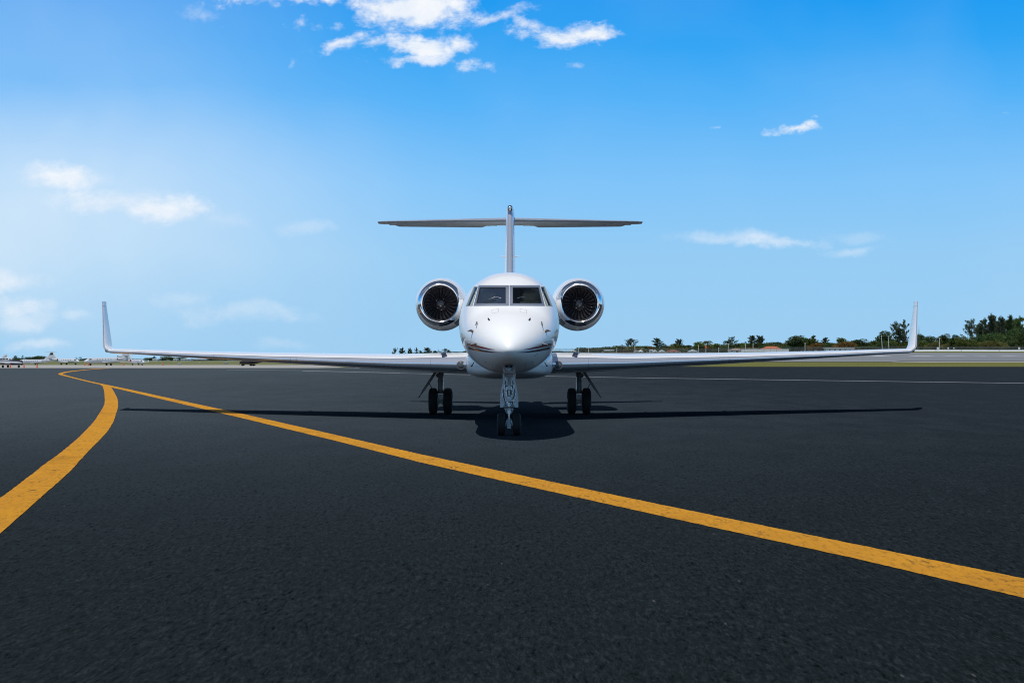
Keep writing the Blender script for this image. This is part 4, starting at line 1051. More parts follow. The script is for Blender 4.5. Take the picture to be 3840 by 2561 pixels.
# ------------------------------------------------------------------ traffic cones and cabinets by the ramp
cone_list = [(39, 428, 'tall orange traffic cone in front of the dark propeller plane main wheel', 1.0), (90, 425, 'orange traffic cone just ahead of the dark propeller'),
             (139, 420, 'orange traffic cone standing alone right of the propeller plane'), (318, 700, 'small far orange cone left of a pair near the trijet nose'),
             (331, 700, 'small far orange cone right of a pair near the trijet nose'), (464, 720, 'small far orange cone before the jet with red intake covers'), (611, 720, 'small far orange cone alone on the grass edge right of the parked jets')]
c0 = None
for it in cone_list:
    u, D, lab = it[:3]; x = (u-1920)/FPX*D
    if c0 is None:
        c0 = thing('traffic_cone', lab, 'traffic cone', (x, D, terr(x, D)), 0, 'orange cones along the ramp edge')
        m_ = MB(); m_.lathe([(.17, .04), (.11, .35), (.05, .70), (.035, .74), (.002, .745)], (0, 0, 0), axis='Z', n=16); obj('cone_body', m_, 'cone_orange', c0)
        m_ = MB(); m_.box((0, 0, .02), (.42, .42, .04)); obj('base', m_, 'cone_orange', c0)
        c0.scale = (1.15, 1.15, 1.15)
    else: dup(c0, (x, D, terr(x, D)), .3, lab, scale=(1.1, 1.1, 1.1) if D < 600 else (1.5, 1.5, 1.5))
def cabinet(label, u, D, w, h, roof='wall_white', body='box_green', name='utility_cabinet', cat='cabinet'):
    x = (u-1920)/FPX*D; t = thing(name, label, cat, (x, D, terr(x, D)), .1)
    m_ = MB(); m_.box((0, 0, h*.46), (w, w*.7, h*.92)); obj('body', m_, body, t)
    m_ = MB(); m_.box((0, 0, h*.96), (w*1.08, w*.8, h*.08)); obj('lid', m_, roof, t)
    for q in (-.25, .25): m_ = MB(); m_.box((q*w, -w*.36, h*.46), (w*.42, .03, h*.7)); obj('door', m_, 'grey_paint', t)
cabinet('dark green utility cabinet standing on the grass right of the parked jets', 674, 900, 1.5, .95)
cabinet('small white equipment box on the far grass', 748, 1200, .9, .9, body='wall_white')
cabinet('pale green equipment box on the far grass beside the small white box', 768, 1200, .9, .8, body='wall_cream')
cabinet('low grey shed with white roof on the grass left of the dark wheel-faired plane', 848, 1150, 2.4, 1.35, body='grey_paint', name='equipment_shed', cat='shed')

# ------------------------------------------------------------------ houses
def house(name, label, u, v_top, w_px, D, roof, wall='wall_white', kind='hip', rh=.45, depth=7.0, yaw=0.0, cat='house', vb=None):
    x = (u-1920)/FPX*D; zb = terr(x, D); ztop = CAMZ-(v_top-HV)/FPX*D; W = w_px/FPX*D; H = max(1.6, ztop-zb)
    t = thing(name, label, cat, (x, D, zb-.05), yaw); hr = H*rh; hw = H-hr
    m_ = MB(); m_.box((0, 0, hw/2), (W*.92, depth*.9, hw)); wl_ = obj('wall', m_, wall, t)
    m_ = MB(); a, b = W/2, depth/2
    if kind == 'hip':
        r = max(.1, a-b*.9); m_.add([(-a, -b, hw), (a, -b, hw), (a, b, hw), (-a, b, hw), (-r, 0, H), (r, 0, H)], [(0, 1, 5, 4), (1, 2, 5), (2, 3, 4, 5), (3, 0, 4), (3, 2, 1, 0)])
    elif kind == 'gable':
        m_.add([(-a, -b, hw), (a, -b, hw), (a, b, hw), (-a, b, hw), (0, -b, H), (0, b, H)], [(0, 4, 5, 3), (1, 2, 5, 4), (0, 1, 4), (2, 3, 5), (3, 2, 1, 0)])
    else:
        m_.box((0, 0, hw+hr/2), (W, depth, hr))
    obj('roof', m_, roof, t, angle=20)
    n = max(1, int(W/2.6))
    for k in range(n):
        xc = (k+.5)/n*W*.86-W*.43
        fr = MB(); fr.box((xc, -depth*.45-.02, hw*.55), (1.1, .06, hw*.44)); f_ = obj('window', fr, 'wall_white', t)
        fr = MB(); fr.box((xc, -depth*.45-.055, hw*.55), (.9, .03, hw*.36)); obj('pane', fr, 'window_dark', f_)
    if W > 6:
        d_ = MB(); d_.box((W*.0+.2, -depth*.45-.03, hw*.38), (.9, .05, hw*.74)); obj('door', d_, 'wood', t)
    return t
house('house', 'house with bright orange terracotta hip roof behind the right wing', 2892, 1298.5, 78, 925, 'roof_terracotta', 'wall_cream', 'hip', .5)
house('house', 'tan hip-roofed house left of the orange-roofed one', 2760, 1306, 62, 930, 'roof_tan', 'wall_white', 'hip', .5)
house('house', 'house with a dark red-brown roof among the white cottages', 2524, 1311.5, 58, 935, 'roof_brown', 'wall_white', 'hip', .6)
house('house', 'long low flat-roofed white house left of the winglet', 3146, 1305, 112, 925, 'roof_white', 'wall_white', 'flat', .22)
house('house', 'white cottage with steep front gable right of the red-brown roof', 2598, 1313, 38, 930, 'roof_white', 'wall_white', 'gable', .6)
house('house', 'small white gabled cottage touching the red-brown roofed house', 2482, 1316, 26, 928, 'roof_white', 'wall_white', 'gable', .6)
house('house', 'tiny white gabled cottage beside the white two-storey house', 2456, 1317, 18, 932, 'roof_white', 'wall_white', 'gable', .6)
house('house', 'narrow white two-storey house taller than the cottages around it', 2441, 1311.5, 14, 938, 'roof_white', 'wall_white', 'flat', .2, 5)
house('house', 'small white house with rounded pale roof in front of the round dark tree', 2402, 1319, 20, 926, 'roof_white', 'wall_white', 'hip', .5, 5)
house('house', 'leftmost of two small pale roofs by the olive tree', 2385, 1320, 18, 926, 'roof_tan', 'wall_white', 'hip', .5, 5)
house('house', 'wide pale building half hidden by trees right of the right engine', 2283, 1312, 38, 960, 'roof_white', 'wall_cream', 'flat', .3)
house('house', 'low white bungalow showing between the fuselage and the first palms', 2148, 1319.5, 24, 960, 'roof_white', 'wall_white', 'hip', .4, 5)
house('hangar', 'white flat hangar far off beneath the left wing', 707, 1345, 26, 1440, 'roof_white', 'wall_white', 'flat', .15, 12, cat='hangar')
house('hangar', 'small white hangar left of the larger one beneath the left wing', 661, 1348, 15, 1440, 'roof_white', 'wall_white', 'flat', .2, 10, cat='hangar')
house('hangar', 'tall narrow white hangar between two lower white hangars', 687, 1344.5, 12, 1450, 'roof_white', 'wall_white', 'flat', .15, 10, cat='hangar')
house('hangar', 'long pale grey hangar right of the white one beneath the left wing', 752, 1346, 52, 1455, 'roof_white', 'jet_grey', 'flat', .2, 12, cat='hangar')
house('house', 'low white building among bushes at the far left behind the parked jets', 585, 1351, 20, 1445, 'roof_white', 'wall_white', 'flat', .2, 8)

# ------------------------------------------------------------------ airfield fence, barrier and poles
FD = 900
fx0, fx1 = (2075-1920)/FPX*FD, (3990-1920)/FPX*FD
fence = thing('chain_link_fence', 'long grey chain-link fence running along the far side of the runway', 'fence', (fx0, FD, 0))
n = int((fx1-fx0)/3.2)
pm = MB(); pm.tube([(0, 0, -.1), (0, 0, 2.25)], .045, 6); pme = pm.mesh('post', ['fence_wire'])
for k in range(n+1): link('post', pme, fence, loc=(k*3.2, 0, terr(fx0+k*3.2, FD)))
m_ = MB(); rgn = random.Random(8); L = n*3.2
m_.tube([(k*3.2, 0, 2.2+terr(fx0+k*3.2, FD)) for k in range(n+1)], .03, 6); obj('top_rail', m_, 'fence_wire', fence)
m_ = MB(); k = 0; x = 0
while x < L:
    for sgn in (-1, 1):
        gz = terr(fx0+x, FD); a = Vector((x, -.02*sgn, .05+gz)); b = Vector((x+sgn*1.0, -.02*sgn, 2.15+gz)); w = Vector((.026, 0, 0)); m_.quad(a-w, a+w, b+w, b-w)
    x += .30
obj('wire_mesh', m_, 'fence_wire', fence, angle=None, kind='stuff')
x0 = (3415-1920)/FPX*850; x1 = (3980-1920)/FPX*850
bar = thing('safety_barrier', 'low white concrete barrier in front of the chain-link fence, right of the winglet', 'barrier', (x0, 850, 0)); x = 0
sm = MB(); sm.grid([[(xx, -.3, 0), (xx, -.26, .1), (xx, -.12, .3), (xx, -.08, .62), (xx, .08, .62), (xx, .12, .3), (xx, .26, .1), (xx, .3, 0)] for xx in (0, 5.9)], 0); sm.add([(0, -.3, 0), (0, -.08, .62), (0, .08, .62), (0, .3, 0)], [(0, 1, 2, 3)]); sme = sm.mesh('barrier_segment', ['wall_white'])
k = 0
while x < x1-x0: link('barrier_segment', sme, bar, loc=(x, rgn.uniform(-.3, .3), -.02+.05*math.sin(k*.7))); x += 6; k += 1
for u, w, lab in ((3517, 1.1, 'white square sign on the fence right of the winglet'), (3556, .8, 'small white sign on the fence next to the square sign'), (3577, .6, 'smallest white sign on the fence, third from the winglet'), (3822, 1.0, 'white sign on the fence below the tall pines')):
    x = (u-1920)/FPX*898.5; t = thing('fence_sign', lab, 'sign', (x, 898.5, 0), 0, 'white signs on the fence')
    m_ = MB(); m_.box((0, 0, 1.35), (w, .03, w*.9)); obj('sign_panel', m_, 'wall_white', t); m_ = MB(); m_.tube([(0, .04, 0), (0, .04, 1.2)], .04, 6); obj('post', m_, 'fence_wire', t)
m_ = None
wl_t = thing('garden_wall', 'long white garden wall below the orange-roofed house', 'wall', ((2870-1920)/FPX*905, 906, terr((2870-1920)/FPX*905, 906)))
for k in range(8): m_ = MB(); m_.box((-10.5+3*k, 0, .75), (2.97, .22, 1.5+.05*(k % 3))); obj('wall_panel', m_, 'wall_white', wl_t)
poles = [(2169, 1306, 'thin pale pole nearest the right engine'), (2207, 1302, 'pale pole between the second and third trees right of the fuselage'), (2313, 1304, 'short pale pole in front of the umbrella-shaped tree'),
         (2381, 1297, 'grey pole in front of the olive tree'), (2407, 1305, 'thin pole between the olive tree and the round dark tree'), (2619, 1293, 'pale pole left of the orange-topped palm cluster'),
         (2647, 1287, 'tall pole with orange marker before the broad mixed trees'), (2695, 1302, 'short pole at the right edge of the broad mixed trees'), (2731, 1288, 'white pole beneath the single palm'),
         (2795, 1287, 'grey pole between the palm and the spiky pine'), (2824, 1287, 'grey pole in front of the spiky pine'), (3019, 1284, 'pale pole before the big round dark tree'),
         (3309, 1256, 'left pole of the leaning pair before the winglet'), (3334, 1257, 'right pole of the leaning pair before the winglet'), (3523, 1265, 'pole with crossarm right of the winglet')]
for i, (u, vt, lab) in enumerate(poles):
    D = 912; x = (u-1920)/FPX*D; h = CAMZ-(vt-HV)/FPX*D
    zt_ = terr(x, D); h -= zt_; t = thing('utility_pole', lab, 'pole', (x, D, zt_-.1), 0, 'poles along the airfield fence')
    ln = -.06*h if u in (3309, 3334) else 0
    m_ = MB(); m_.tube([(0, 0, 0), (ln, 0, h)], [.17, .12], 8); obj('pole', m_, 'pale_pole', t)
    m_ = MB(); m_.box((ln*.96, 0, h*.96), (1.8 if i in (12, 13, 14) else .7, .14, .12)); obj('crossarm', m_, 'wood_pole', t)
    if i == 6: m_ = MB(); m_.box((0, -.2, h*.62), (.9, .2, 1.1)); obj('marker', m_, 'cone_orange', t)

# ------------------------------------------------------------------ trees
def leaf(mb, c, d, up, l, w):
    d = d.normalized(); sd = d.cross(up)
    if sd.length < 1e-3: sd = Vector((1, 0, 0))
    sd.normalize()
    mb.add([c-sd*w*.5, c+d*l*.5-sd*w*.28, c+d*l, c+d*l*.5+sd*w*.5], [(0, 1, 2, 3)])
def rv(r): 
    while True:
        v = Vector((r.uniform(-1, 1), r.uniform(-1, 1), r.uniform(-1, 1)))
        if .01 < v.length < 1: return v
def limb(mb, a, b, r0, r1, r, bend=.12, n=4):
    pts = [a.lerp(b, i/n)+rv(r)*bend*(b-a).length*math.sin(PI*i/n)*.5 for i in range(n+1)]
    mb.tube(pts, [lerp(r0, r1, i/n) for i in range(n+1)], 5); return pts
def tree_proto(kind, seed):
    """height 10, returns (trunk mesh, crown mesh)"""
    r = random.Random(seed); T = MB(); K = MB()
    if kind in ('pine', 'wispy', 'spiky'):
        top = Vector((r.uniform(-.4, .4), r.uniform(-.4, .4), 9.3)); tr = limb(T, Vector(), top, .24, .012, r, .05, 6)
        nb = {'pine': 44, 'wispy': 22, 'spiky': 34}[kind]; spread = {'pine': 2.3, 'wispy': 2.6, 'spiky': 3.0}[kind]
        for k in range(nb):
            t = r.uniform(.2 if kind != 'wispy' else .3, .97); a = r.uniform(0, 2*PI); base = tr[0].lerp(tr[-1], t*.94)
            ln = spread*(1.0-.62*t**1.5)*r.uniform(.55, 1.15); rise = r.uniform(.25, 1.1) if kind == 'pine' else r.uniform(.7, 1.7)
            if kind == 'spiky': rise = r.uniform(.9, 2.0); ln *= .8
            tip = base+Vector((math.cos(a)*ln, math.sin(a)*ln, ln*rise)); tip.z = min(tip.z, 10.3)
            pts = limb(T, base, tip, .06, .012, r, .18)
            m = {'pine': 64, 'wispy': 40, 'spiky': 66}[kind]
            for q in range(m):
                f = r.uniform(.25, 1.05); i = min(3, int(f*4)); c = pts[i].lerp(pts[i+1], max(0, min(1, f*4-i)))+rv(r)*(.42 if kind == 'pine' else .30)*(1.25-f*.7)
                d = (tip-base).normalized()*.8+rv(r)*.8+Vector((0, 0, .35)); leaf(K, c, d, rv(r), r.uniform(.34, .75), r.uniform(.14, .28))
        for q in range(90): leaf(K, top+Vector((0, 0, r.uniform(-2.2, .3)))+rv(r)*.35, rv(r)*.7+Vector((0, 0, .7)), rv(r), r.uniform(.34, .7), r.uniform(.12, .24))
    elif kind == 'palm':
        top = Vector((r.uniform(-.5, .5), 0, 8.4)); limb(T, Vector(), top, .22, .15, r, .04, 6)
        for k in range(34):
            a = 2*PI*k/34*2+r.uniform(-.2, .2); e = r.uniform(-.5, 1.1); L = r.uniform(2.4, 3.2); prev = top
            for i in range(9):
                t = (i+1)/9; p = top+Vector((math.cos(a), math.sin(a), 0))*L*(t*math.cos(e)*.9+.1*t)+Vector((0, 0, L*(math.sin(e)*t-.75*t*t)))
                d = p-prev; sd = d.cross(Vector((0, 0, 1))).normalized()
                for q in (-1, 1):
                    for w_ in range(2): leaf(K, prev.lerp(p, w_*.5), d*.6+sd*q*.9*d.length/.3*.33+Vector((0, 0, -.10)), Vector((0, 0, 1)), .9*(1-.45*t), .36)
                prev = p
    elif kind == 'bare':
        for k in range(7):
            a = r.uniform(0, 2*PI); tip = Vector((math.cos(a)*r.uniform(1, 2.8), math.sin(a)*r.uniform(1, 2.8), r.uniform(6, 10))); pts = limb(T, Vector((0, 0, 1.2)), tip, .12, .02, r, .2)
            for j in range(5):
                f = r.uniform(.4, 1); b = pts[int(f*3)]; t2 = b+rv(r)*1.5+Vector((0, 0, .9)); limb(T, b, t2, .03, .01, r, .2, 3)
                for q in range(14): leaf(K, b.lerp(t2, r.random())+rv(r)*.35, rv(r)+Vector((0, 0, .5)), rv(r), r.uniform(.2, .4), r.uniform(.1, .2))
        T.tube([(0, 0, 0), (0, 0, 1.4)], [.2, .15], 6)
    else:  # round, bush, umbrella
        if kind == 'bush':
            lobes = [(Vector((r.uniform(-4.2, 4.2), r.uniform(-2, 2), r.uniform(2.0, 6.6))), r.uniform(1.8, 3.2)) for k in range(17)]
            for c, R in lobes[:7]: limb(T, Vector((c.x*.3, c.y*.3, 0)), c, .14, .05, r, .15)
        elif kind == 'umbrella':
            lobes = [(Vector((r.uniform(-3.4, 3.4), r.uniform(-2.5, 2.5), r.uniform(6.8, 9.2))), r.uniform(1.0, 1.7)) for k in range(12)]
            limb(T, Vector(), Vector((.2, 0, 6)), .28, .18, r, .06)
            for c, R in lobes: limb(T, Vector((.2, 0, 5.2)), c, .10, .03, r, .15)
        else:
            lobes = []
            for k in range(20):
                a = r.uniform(0, 2*PI); z = r.uniform(3.0, 9.0); m = 2.9*math.sin(PI*(z-1.2)/9.2)**.7*r.uniform(.35, 1); lobes.append((Vector((math.cos(a)*m, math.sin(a)*m, z)), r.uniform(1.0, 1.9)))
            limb(T, Vector(), Vector((.1, .1, 5)), .32, .18, r, .06)
            for c, R in lobes[:10]: limb(T, Vector((.1, 0, 2.6)), c, .12, .03, r, .15)
        for c, R in lobes:
            for q in range(int(85*R*R/ (1.9 if kind == 'bush' else 1.3))):
                n_ = rv(r).normalized(); p = c+Vector((n_.x, n_.y, n_.z*.8))*R*r.uniform(.55, 1.06)
                if p.z < .2: continue
                leaf(K, p, n_+rv(r)*.9+Vector((0, 0, -.15)), rv(r), r.uniform(.4, .85), r.uniform(.3, .6))
    return T.mesh('trunk', ['bark'], None), K
protos = {}
def proto(kind, leafm, seed):
    k = (kind, leafm, seed)
    if k not in protos:
        if (kind, seed) not in protos: protos[(kind, seed)] = tree_proto(kind, hash_(kind)+seed)
        T, K = protos[(kind, seed)]; protos[k] = (T, K.mesh('crown', [leafm], None))
    return protos[k]
def hash_(s): return sum(ord(c)*(i+7) for i, c in enumerate(s))
EXT = {'pine': (5.0, 10), 'wispy': (5.4, 10), 'spiky': (6.2, 10.2), 'palm': (5.6, 9.6), 'bare': (5.2, 10), 'bush': (12.0, 8.8), 'umbrella': (8.6, 10), 'round': (7.2, 10)}
tr = random.Random(21); tcount = {}
def tree(name, kind, leafm, u, w, vt, label, D=None, group='trees along the airfield edge'):
    tcount[kind] = tcount.get(kind, 0)+1
    if D is None: D = 950+tr.uniform(-6, 26)+(14 if kind in ('pine', 'wispy', 'spiky', 'round') else 0)
    x = (u-1920)/FPX*D; zb = terr(x, D); H = CAMZ-(vt-HV)/FPX*D-zb; W = w/FPX*D
    T, K = proto(kind, leafm, tcount[kind] % 3); ew, eh = EXT[kind]
    t = thing(name, label, 'tree' if kind != 'bush' else 'bush', (x, D, zb-.1), tr.uniform(0, 6.28) if kind not in ('bush',) else tr.choice((0, PI))+tr.uniform(-.3, .3), group)
    f_ = {'bush': 1.5, 'round': 1.4, 'pine': 1.45, 'wispy': 1.5, 'spiky': 1.35, 'umbrella': 1.25}.get(kind, 1.05)
    t.scale = (W/ew*f_, W/ew*f_, H/eh*1.02)
    link('trunk', T, t); link('crown', K, t)
TREES = [
 ('leafy_bush', 'bush', 'leaf_dark', 2074, 50, 1315, 'low dark bush half hidden by the fuselage under the engine'),
 ('leafy_bush', 'bush', 'leaf_green', 2117, 46, 1316.5, 'low green bush before the white bungalow next to the fuselage'),
 ('leafy_bush', 'bush', 'leaf_dark', 2150, 40, 1318, 'flat dark bush at the foot of the first broad tree'),
 ('broadleaf_tree', 'round', 'leaf_dark', 2180, 36, 1303, 'first broad dark tree out from the fuselage'),
 ('leafy_bush', 'bush', 'leaf_dark', 2221, 34, 1311, 'dark bush between the first two broad trees'),
 ('broadleaf_tree', 'round', 'leaf_green', 2252, 36, 1304, 'broad green tree beside the wide pale building'),
 ('leafy_bush', 'bush', 'leaf_olive', 2284, 34, 1316, 'low olive bush before the wide pale building'),
 ('umbrella_tree', 'umbrella', 'leaf_dark', 2316, 32, 1299, 'small umbrella-topped tree beside the wide pale building'),
 ('leafy_bush', 'bush', 'leaf_dark', 2322, 40, 1310, 'dark bush filling the space below the umbrella-topped tree'),
 ('leafy_bush', 'bush', 'leaf_rust', 2344, 26, 1310, 'rusty orange bush at the foot of the tall open pine'),
 ('feathery_pine', 'wispy', 'leaf_pine', 2366, 54, 1269, 'tall open pine with see-through crown above the olive tree'),
 ('broadleaf_tree', 'bush', 'leaf_olive', 2384, 46, 1297, 'rounded olive tree with the grey pole before it'),
 ('leafy_bush', 'bush', 'leaf_green', 2362, 34, 1307, 'green bush tucked between the rusty bush and the olive tree'),
 ('broadleaf_tree', 'round', 'leaf_dark', 2423, 38, 1297, 'round dark tree behind the small white house'),
 ('leafy_bush', 'bush', 'leaf_rust', 2446, 20, 1296, 'rust-tipped bush between the round dark tree and the tall dense pine'),
 ('feathery_pine', 'pine', 'leaf_pine', 2467, 44, 1266, 'tall dense dark pine behind the white gabled cottages'),
 ('leafy_bush', 'bush', 'leaf_dark', 2465, 44, 1298, 'dark undergrowth bush around the foot of the tall dense pine'),
 ('leafy_bush', 'bush', 'leaf_rust', 2489, 30, 1304, 'orange-green bush next to the tall dense pine'),
 ('feathery_pine', 'wispy', 'leaf_pine', 2498, 20, 1291, 'thin wispy sapling right beside the tall dense pine'),
 ('leafy_bush', 'bush', 'leaf_dark', 2513, 34, 1308, 'dark bush behind the red-brown roof'),
 ('palm_tree', 'palm', 'leaf_green', 2533, 36, 1289, 'green palm behind the red-brown roof'),
 ('palm_tree', 'palm', 'leaf_dark', 2556, 36, 1293, 'darker palm just right of the green one'),
 ('leafy_bush', 'bush', 'leaf_green', 2545, 50, 1302, 'green bush under the two palms'),
 ('feathery_pine', 'spiky', 'leaf_pine', 2548, 34, 1271, 'wispy two-topped pine rising behind the two palms'),
 ('palm_tree', 'palm', 'leaf_dark', 2585, 32, 1292, 'dark palm behind the steep white gable'),
 ('palm_tree', 'palm', 'leaf_rust', 2610, 26, 1300, 'palm with orange-brown fronds'),
 ('leafy_bush', 'bush', 'leaf_dark', 2598, 46, 1307, 'dark bush behind the steep white gable'),
 ('broadleaf_tree', 'round', 'leaf_green', 2628, 40, 1283, 'broad mixed-green tree behind the pale pole'),
 ('palm_tree', 'palm', 'leaf_green', 2652, 44, 1276, 'tall palm rising from the broad mixed-green trees'),
 ('broadleaf_tree', 'bush', 'leaf_olive', 2660, 54, 1296, 'olive-leaved tree behind the pole with the orange marker'),
 ('broadleaf_tree', 'round', 'leaf_green', 2680, 34, 1289, 'green tree at the edge of the broad mixed trees'),
 ('leafy_bush', 'bush', 'leaf_dark', 2705, 44, 1304, 'dark bush in the gap beyond the broad mixed trees'),
 ('palm_tree', 'palm', 'leaf_dark', 2728, 36, 1275, 'lone dark palm above the white pole'),
 ('feathery_pine', 'wispy', 'leaf_pine', 2748, 38, 1263, 'open pine standing close behind the lone palm'),
 ('leafy_bush', 'bush', 'leaf_dark', 2722, 36, 1299, 'dark bush under the lone palm'),
 ('leafy_bush', 'bush', 'leaf_olive', 2756, 46, 1301, 'olive bush behind the tan-roofed house'),
 ('feathery_pine', 'pine', 'leaf_pine', 2770, 14, 1289, 'slim young pine beside the tan-roofed house'),
 ('leafy_bush', 'bush', 'leaf_green', 2787, 32, 1296, 'green bush between the tan-roofed house and the spiky pine'),
 ('spiky_pine', 'spiky', 'leaf_pine', 2818, 50, 1258, 'left half of the broad spiky pine clump, its tops like fingers'),
 ('spiky_pine', 'spiky', 'leaf_pine', 2847, 50, 1258, 'right half of the broad spiky pine clump behind the brown bush'),
 ('broadleaf_tree', 'bush', 'leaf_dark', 2835, 62, 1283, 'dark dense tree in the middle of the spiky pine clump'),
 ('leafy_bush', 'bush', 'leaf_rust', 2830, 58, 1301, 'brown bush at the foot of the spiky pines'),
 ('leafy_bush', 'bush', 'leaf_dark', 2869, 36, 1291, 'dark bush where the spiky pines meet the orange roof'),
 ('bare_tree', 'bare', 'leaf_olive', 2888, 32, 1276, 'thin-leaved bare tree above the orange roof'),
 ('bare_tree', 'bare', 'leaf_olive', 2912, 34, 1287, 'second thin-leaved tree over the far end of the orange roof'),
 ('leafy_bush', 'bush', 'leaf_dark', 2903, 60, 1297, 'dark bushes behind the orange roof'),
 ('leafy_bush', 'bush', 'leaf_dark', 2935, 40, 1293, 'dark bush past the end of the orange roof'),
 ('umbrella_tree', 'umbrella', 'leaf_olive', 2955, 36, 1289, 'flat-topped umbrella tree before the big round dark tree'),
 ('broadleaf_tree', 'round', 'leaf_dark', 2984, 56, 1259, 'biggest round dark tree, taller than its neighbours'),
 ('leafy_bush', 'bush', 'leaf_dark', 2985, 60, 1288, 'dark bush at the foot of the biggest round tree'),
 ('broadleaf_tree', 'round', 'leaf_dark', 3020, 40, 1267, 'dark tree behind the pale pole next to the biggest round tree'),
 ('feathery_pine', 'pine', 'leaf_dark', 3051, 20, 1255, 'narrow spire-topped tree above the rust bush'),
 ('broadleaf_tree', 'round', 'leaf_green', 3050, 44, 1270, 'green tree around the narrow spire'),
 ('broadleaf_tree', 'bush', 'leaf_rust', 3066, 48, 1285, 'rounded rust-brown tree below the narrow spire'),
 ('feathery_pine', 'pine', 'leaf_pine', 3093, 34, 1264, 'pointed dark pine between the two rust-brown trees'),
 ('leafy_bush', 'bush', 'leaf_dark', 3098, 44, 1283, 'dark bush under the pointed pine'),
 ('broadleaf_tree', 'bush', 'leaf_green', 3125, 54, 1283, 'green tree behind the near end of the flat white house'),
 ('broadleaf_tree', 'round', 'leaf_green', 3158, 38, 1267, 'tree topped with loose twigs behind the flat white house'),
 ('broadleaf_tree', 'bush', 'leaf_rust', 3172, 60, 1279, 'widest rust-brown tree, above the flat white house'),
 ('leafy_bush', 'bush', 'leaf_green', 3200, 32, 1287, 'rounded green bush at the far end of the flat white house'),
 ('broadleaf_tree', 'round', 'leaf_dark', 3226, 48, 1273, 'dark round tree past the end of the flat white house'),
 ('leafy_bush', 'bush', 'leaf_dark', 3255, 50, 1293, 'low dark bush in the dip before the leaning poles'),
 ('feathery_pine', 'pine', 'leaf_dark', 3281, 14, 1279, 'first of two small pointed conifers before the leaning poles'),
 ('feathery_pine', 'pine', 'leaf_dark', 3294, 12, 1281, 'second of two small pointed conifers before the leaning poles'),
 ('leafy_bush', 'bush', 'leaf_green', 3288, 44, 1290, 'green bush under the two small conifers'),
 ('broadleaf_tree', 'round', 'leaf_dark', 3322, 58, 1245, 'dark broad tree behind the leaning pair of poles'),
 ('leafy_bush', 'bush', 'leaf_dark', 3330, 60, 1277, 'dark bush at the foot of the leaning poles'),
 ('feathery_pine', 'wispy', 'leaf_pine', 3360, 44, 1206, 'tall open pine just inside the winglet'),
 ('feathery_pine', 'wispy', 'leaf_pine', 3392, 42, 1201, 'tallest open pine directly behind the winglet'),
 ('feathery_pine', 'pine', 'leaf_pine', 3375, 44, 1228, 'denser pine between the two open pines at the winglet'),
 ('broadleaf_tree', 'bush', 'leaf_green', 3370, 62, 1274, 'rounded green tree below the open pines by the winglet'),
 ('bare_tree', 'bare', 'leaf_pine', 3440, 24, 1218, 'thin bare pine just outside the winglet'),
 ('broadleaf_tree', 'round', 'leaf_dark', 3446, 36, 1254, 'dark tree right outside the winglet'),
 ('leafy_bush', 'bush', 'leaf_green', 3460, 66, 1275, 'rounded bright green bush outside the winglet'),
 ('umbrella_tree', 'umbrella', 'leaf_dark', 3488, 44, 1261, 'dark flat-crowned tree behind the bright green bush'),
 ('leafy_bush', 'bush', 'leaf_olive', 3500, 46, 1278, 'yellow-green bush between the bright bush and the crossarm pole'),
 ('palm_tree', 'palm', 'leaf_dark', 3520, 26, 1263, 'dark palm behind the crossarm pole'),
 ('broadleaf_tree', 'round', 'leaf_dark', 3543, 34, 1255, 'first of two dark ball-topped trees past the crossarm pole'),
 ('broadleaf_tree', 'round', 'leaf_dark', 3580, 36, 1258, 'second of two dark ball-topped trees past the crossarm pole'),
 ('leafy_bush', 'bush', 'leaf_dark', 3525, 56, 1282, 'dark low bush at the foot of the crossarm pole'),
 ('leafy_bush', 'bush', 'leaf_olive', 3572, 54, 1282, 'pale olive bush beneath the second ball-topped tree'),
 ('broadleaf_tree', 'bush', 'leaf_green', 3627, 66, 1260, 'broad green tree in front of the open pine at the big stand'),
 ('feathery_pine', 'wispy', 'leaf_pine', 3646, 60, 1199, 'open pine at the near edge of the big dark stand'),
 ('feathery_pine', 'pine', 'leaf_pine', 3672, 44, 1210, 'dense pine next to the open one in the big stand'),
 ('feathery_pine', 'pine', 'leaf_pine', 3712, 52, 1175, 'tallest pine of the big dark stand'),
 ('broadleaf_tree', 'bush', 'leaf_dark', 3700, 96, 1240, 'dark broad mass of leaves under the tallest pine'),
 ('leafy_bush', 'bush', 'leaf_olive', 3724, 72, 1275, 'yellow-green bush at the foot of the big stand'),
 ('feathery_pine', 'pine', 'leaf_pine', 3754, 40, 1184, 'narrow pine just past the tallest one'),
 ('feathery_pine', 'pine', 'leaf_dark', 3788, 48, 1182, 'dark full pine, second from the picture edge'),
 ('broadleaf_tree', 'bush', 'leaf_dark', 3778, 96, 1230, 'dark broad mass of leaves under the two last tall pines'),
 ('feathery_pine', 'pine', 'leaf_green', 3826, 50, 1184, 'greener pine cut by the picture edge'),
 ('leafy_bush', 'bush', 'leaf_dark', 3800, 90, 1278, 'dark bushes along the fence at the picture edge'),
 ('broadleaf_tree', 'bush', 'leaf_dark', 3858, 90, 1235, 'dark broad leaf mass cut by the picture edge'),
 ('leafy_bush', 'bush', 'leaf_dark', 3660, 70, 1284, 'dark bush along the fence below the open pine of the big stand'),
]
for t_ in TREES: tree(*t_)
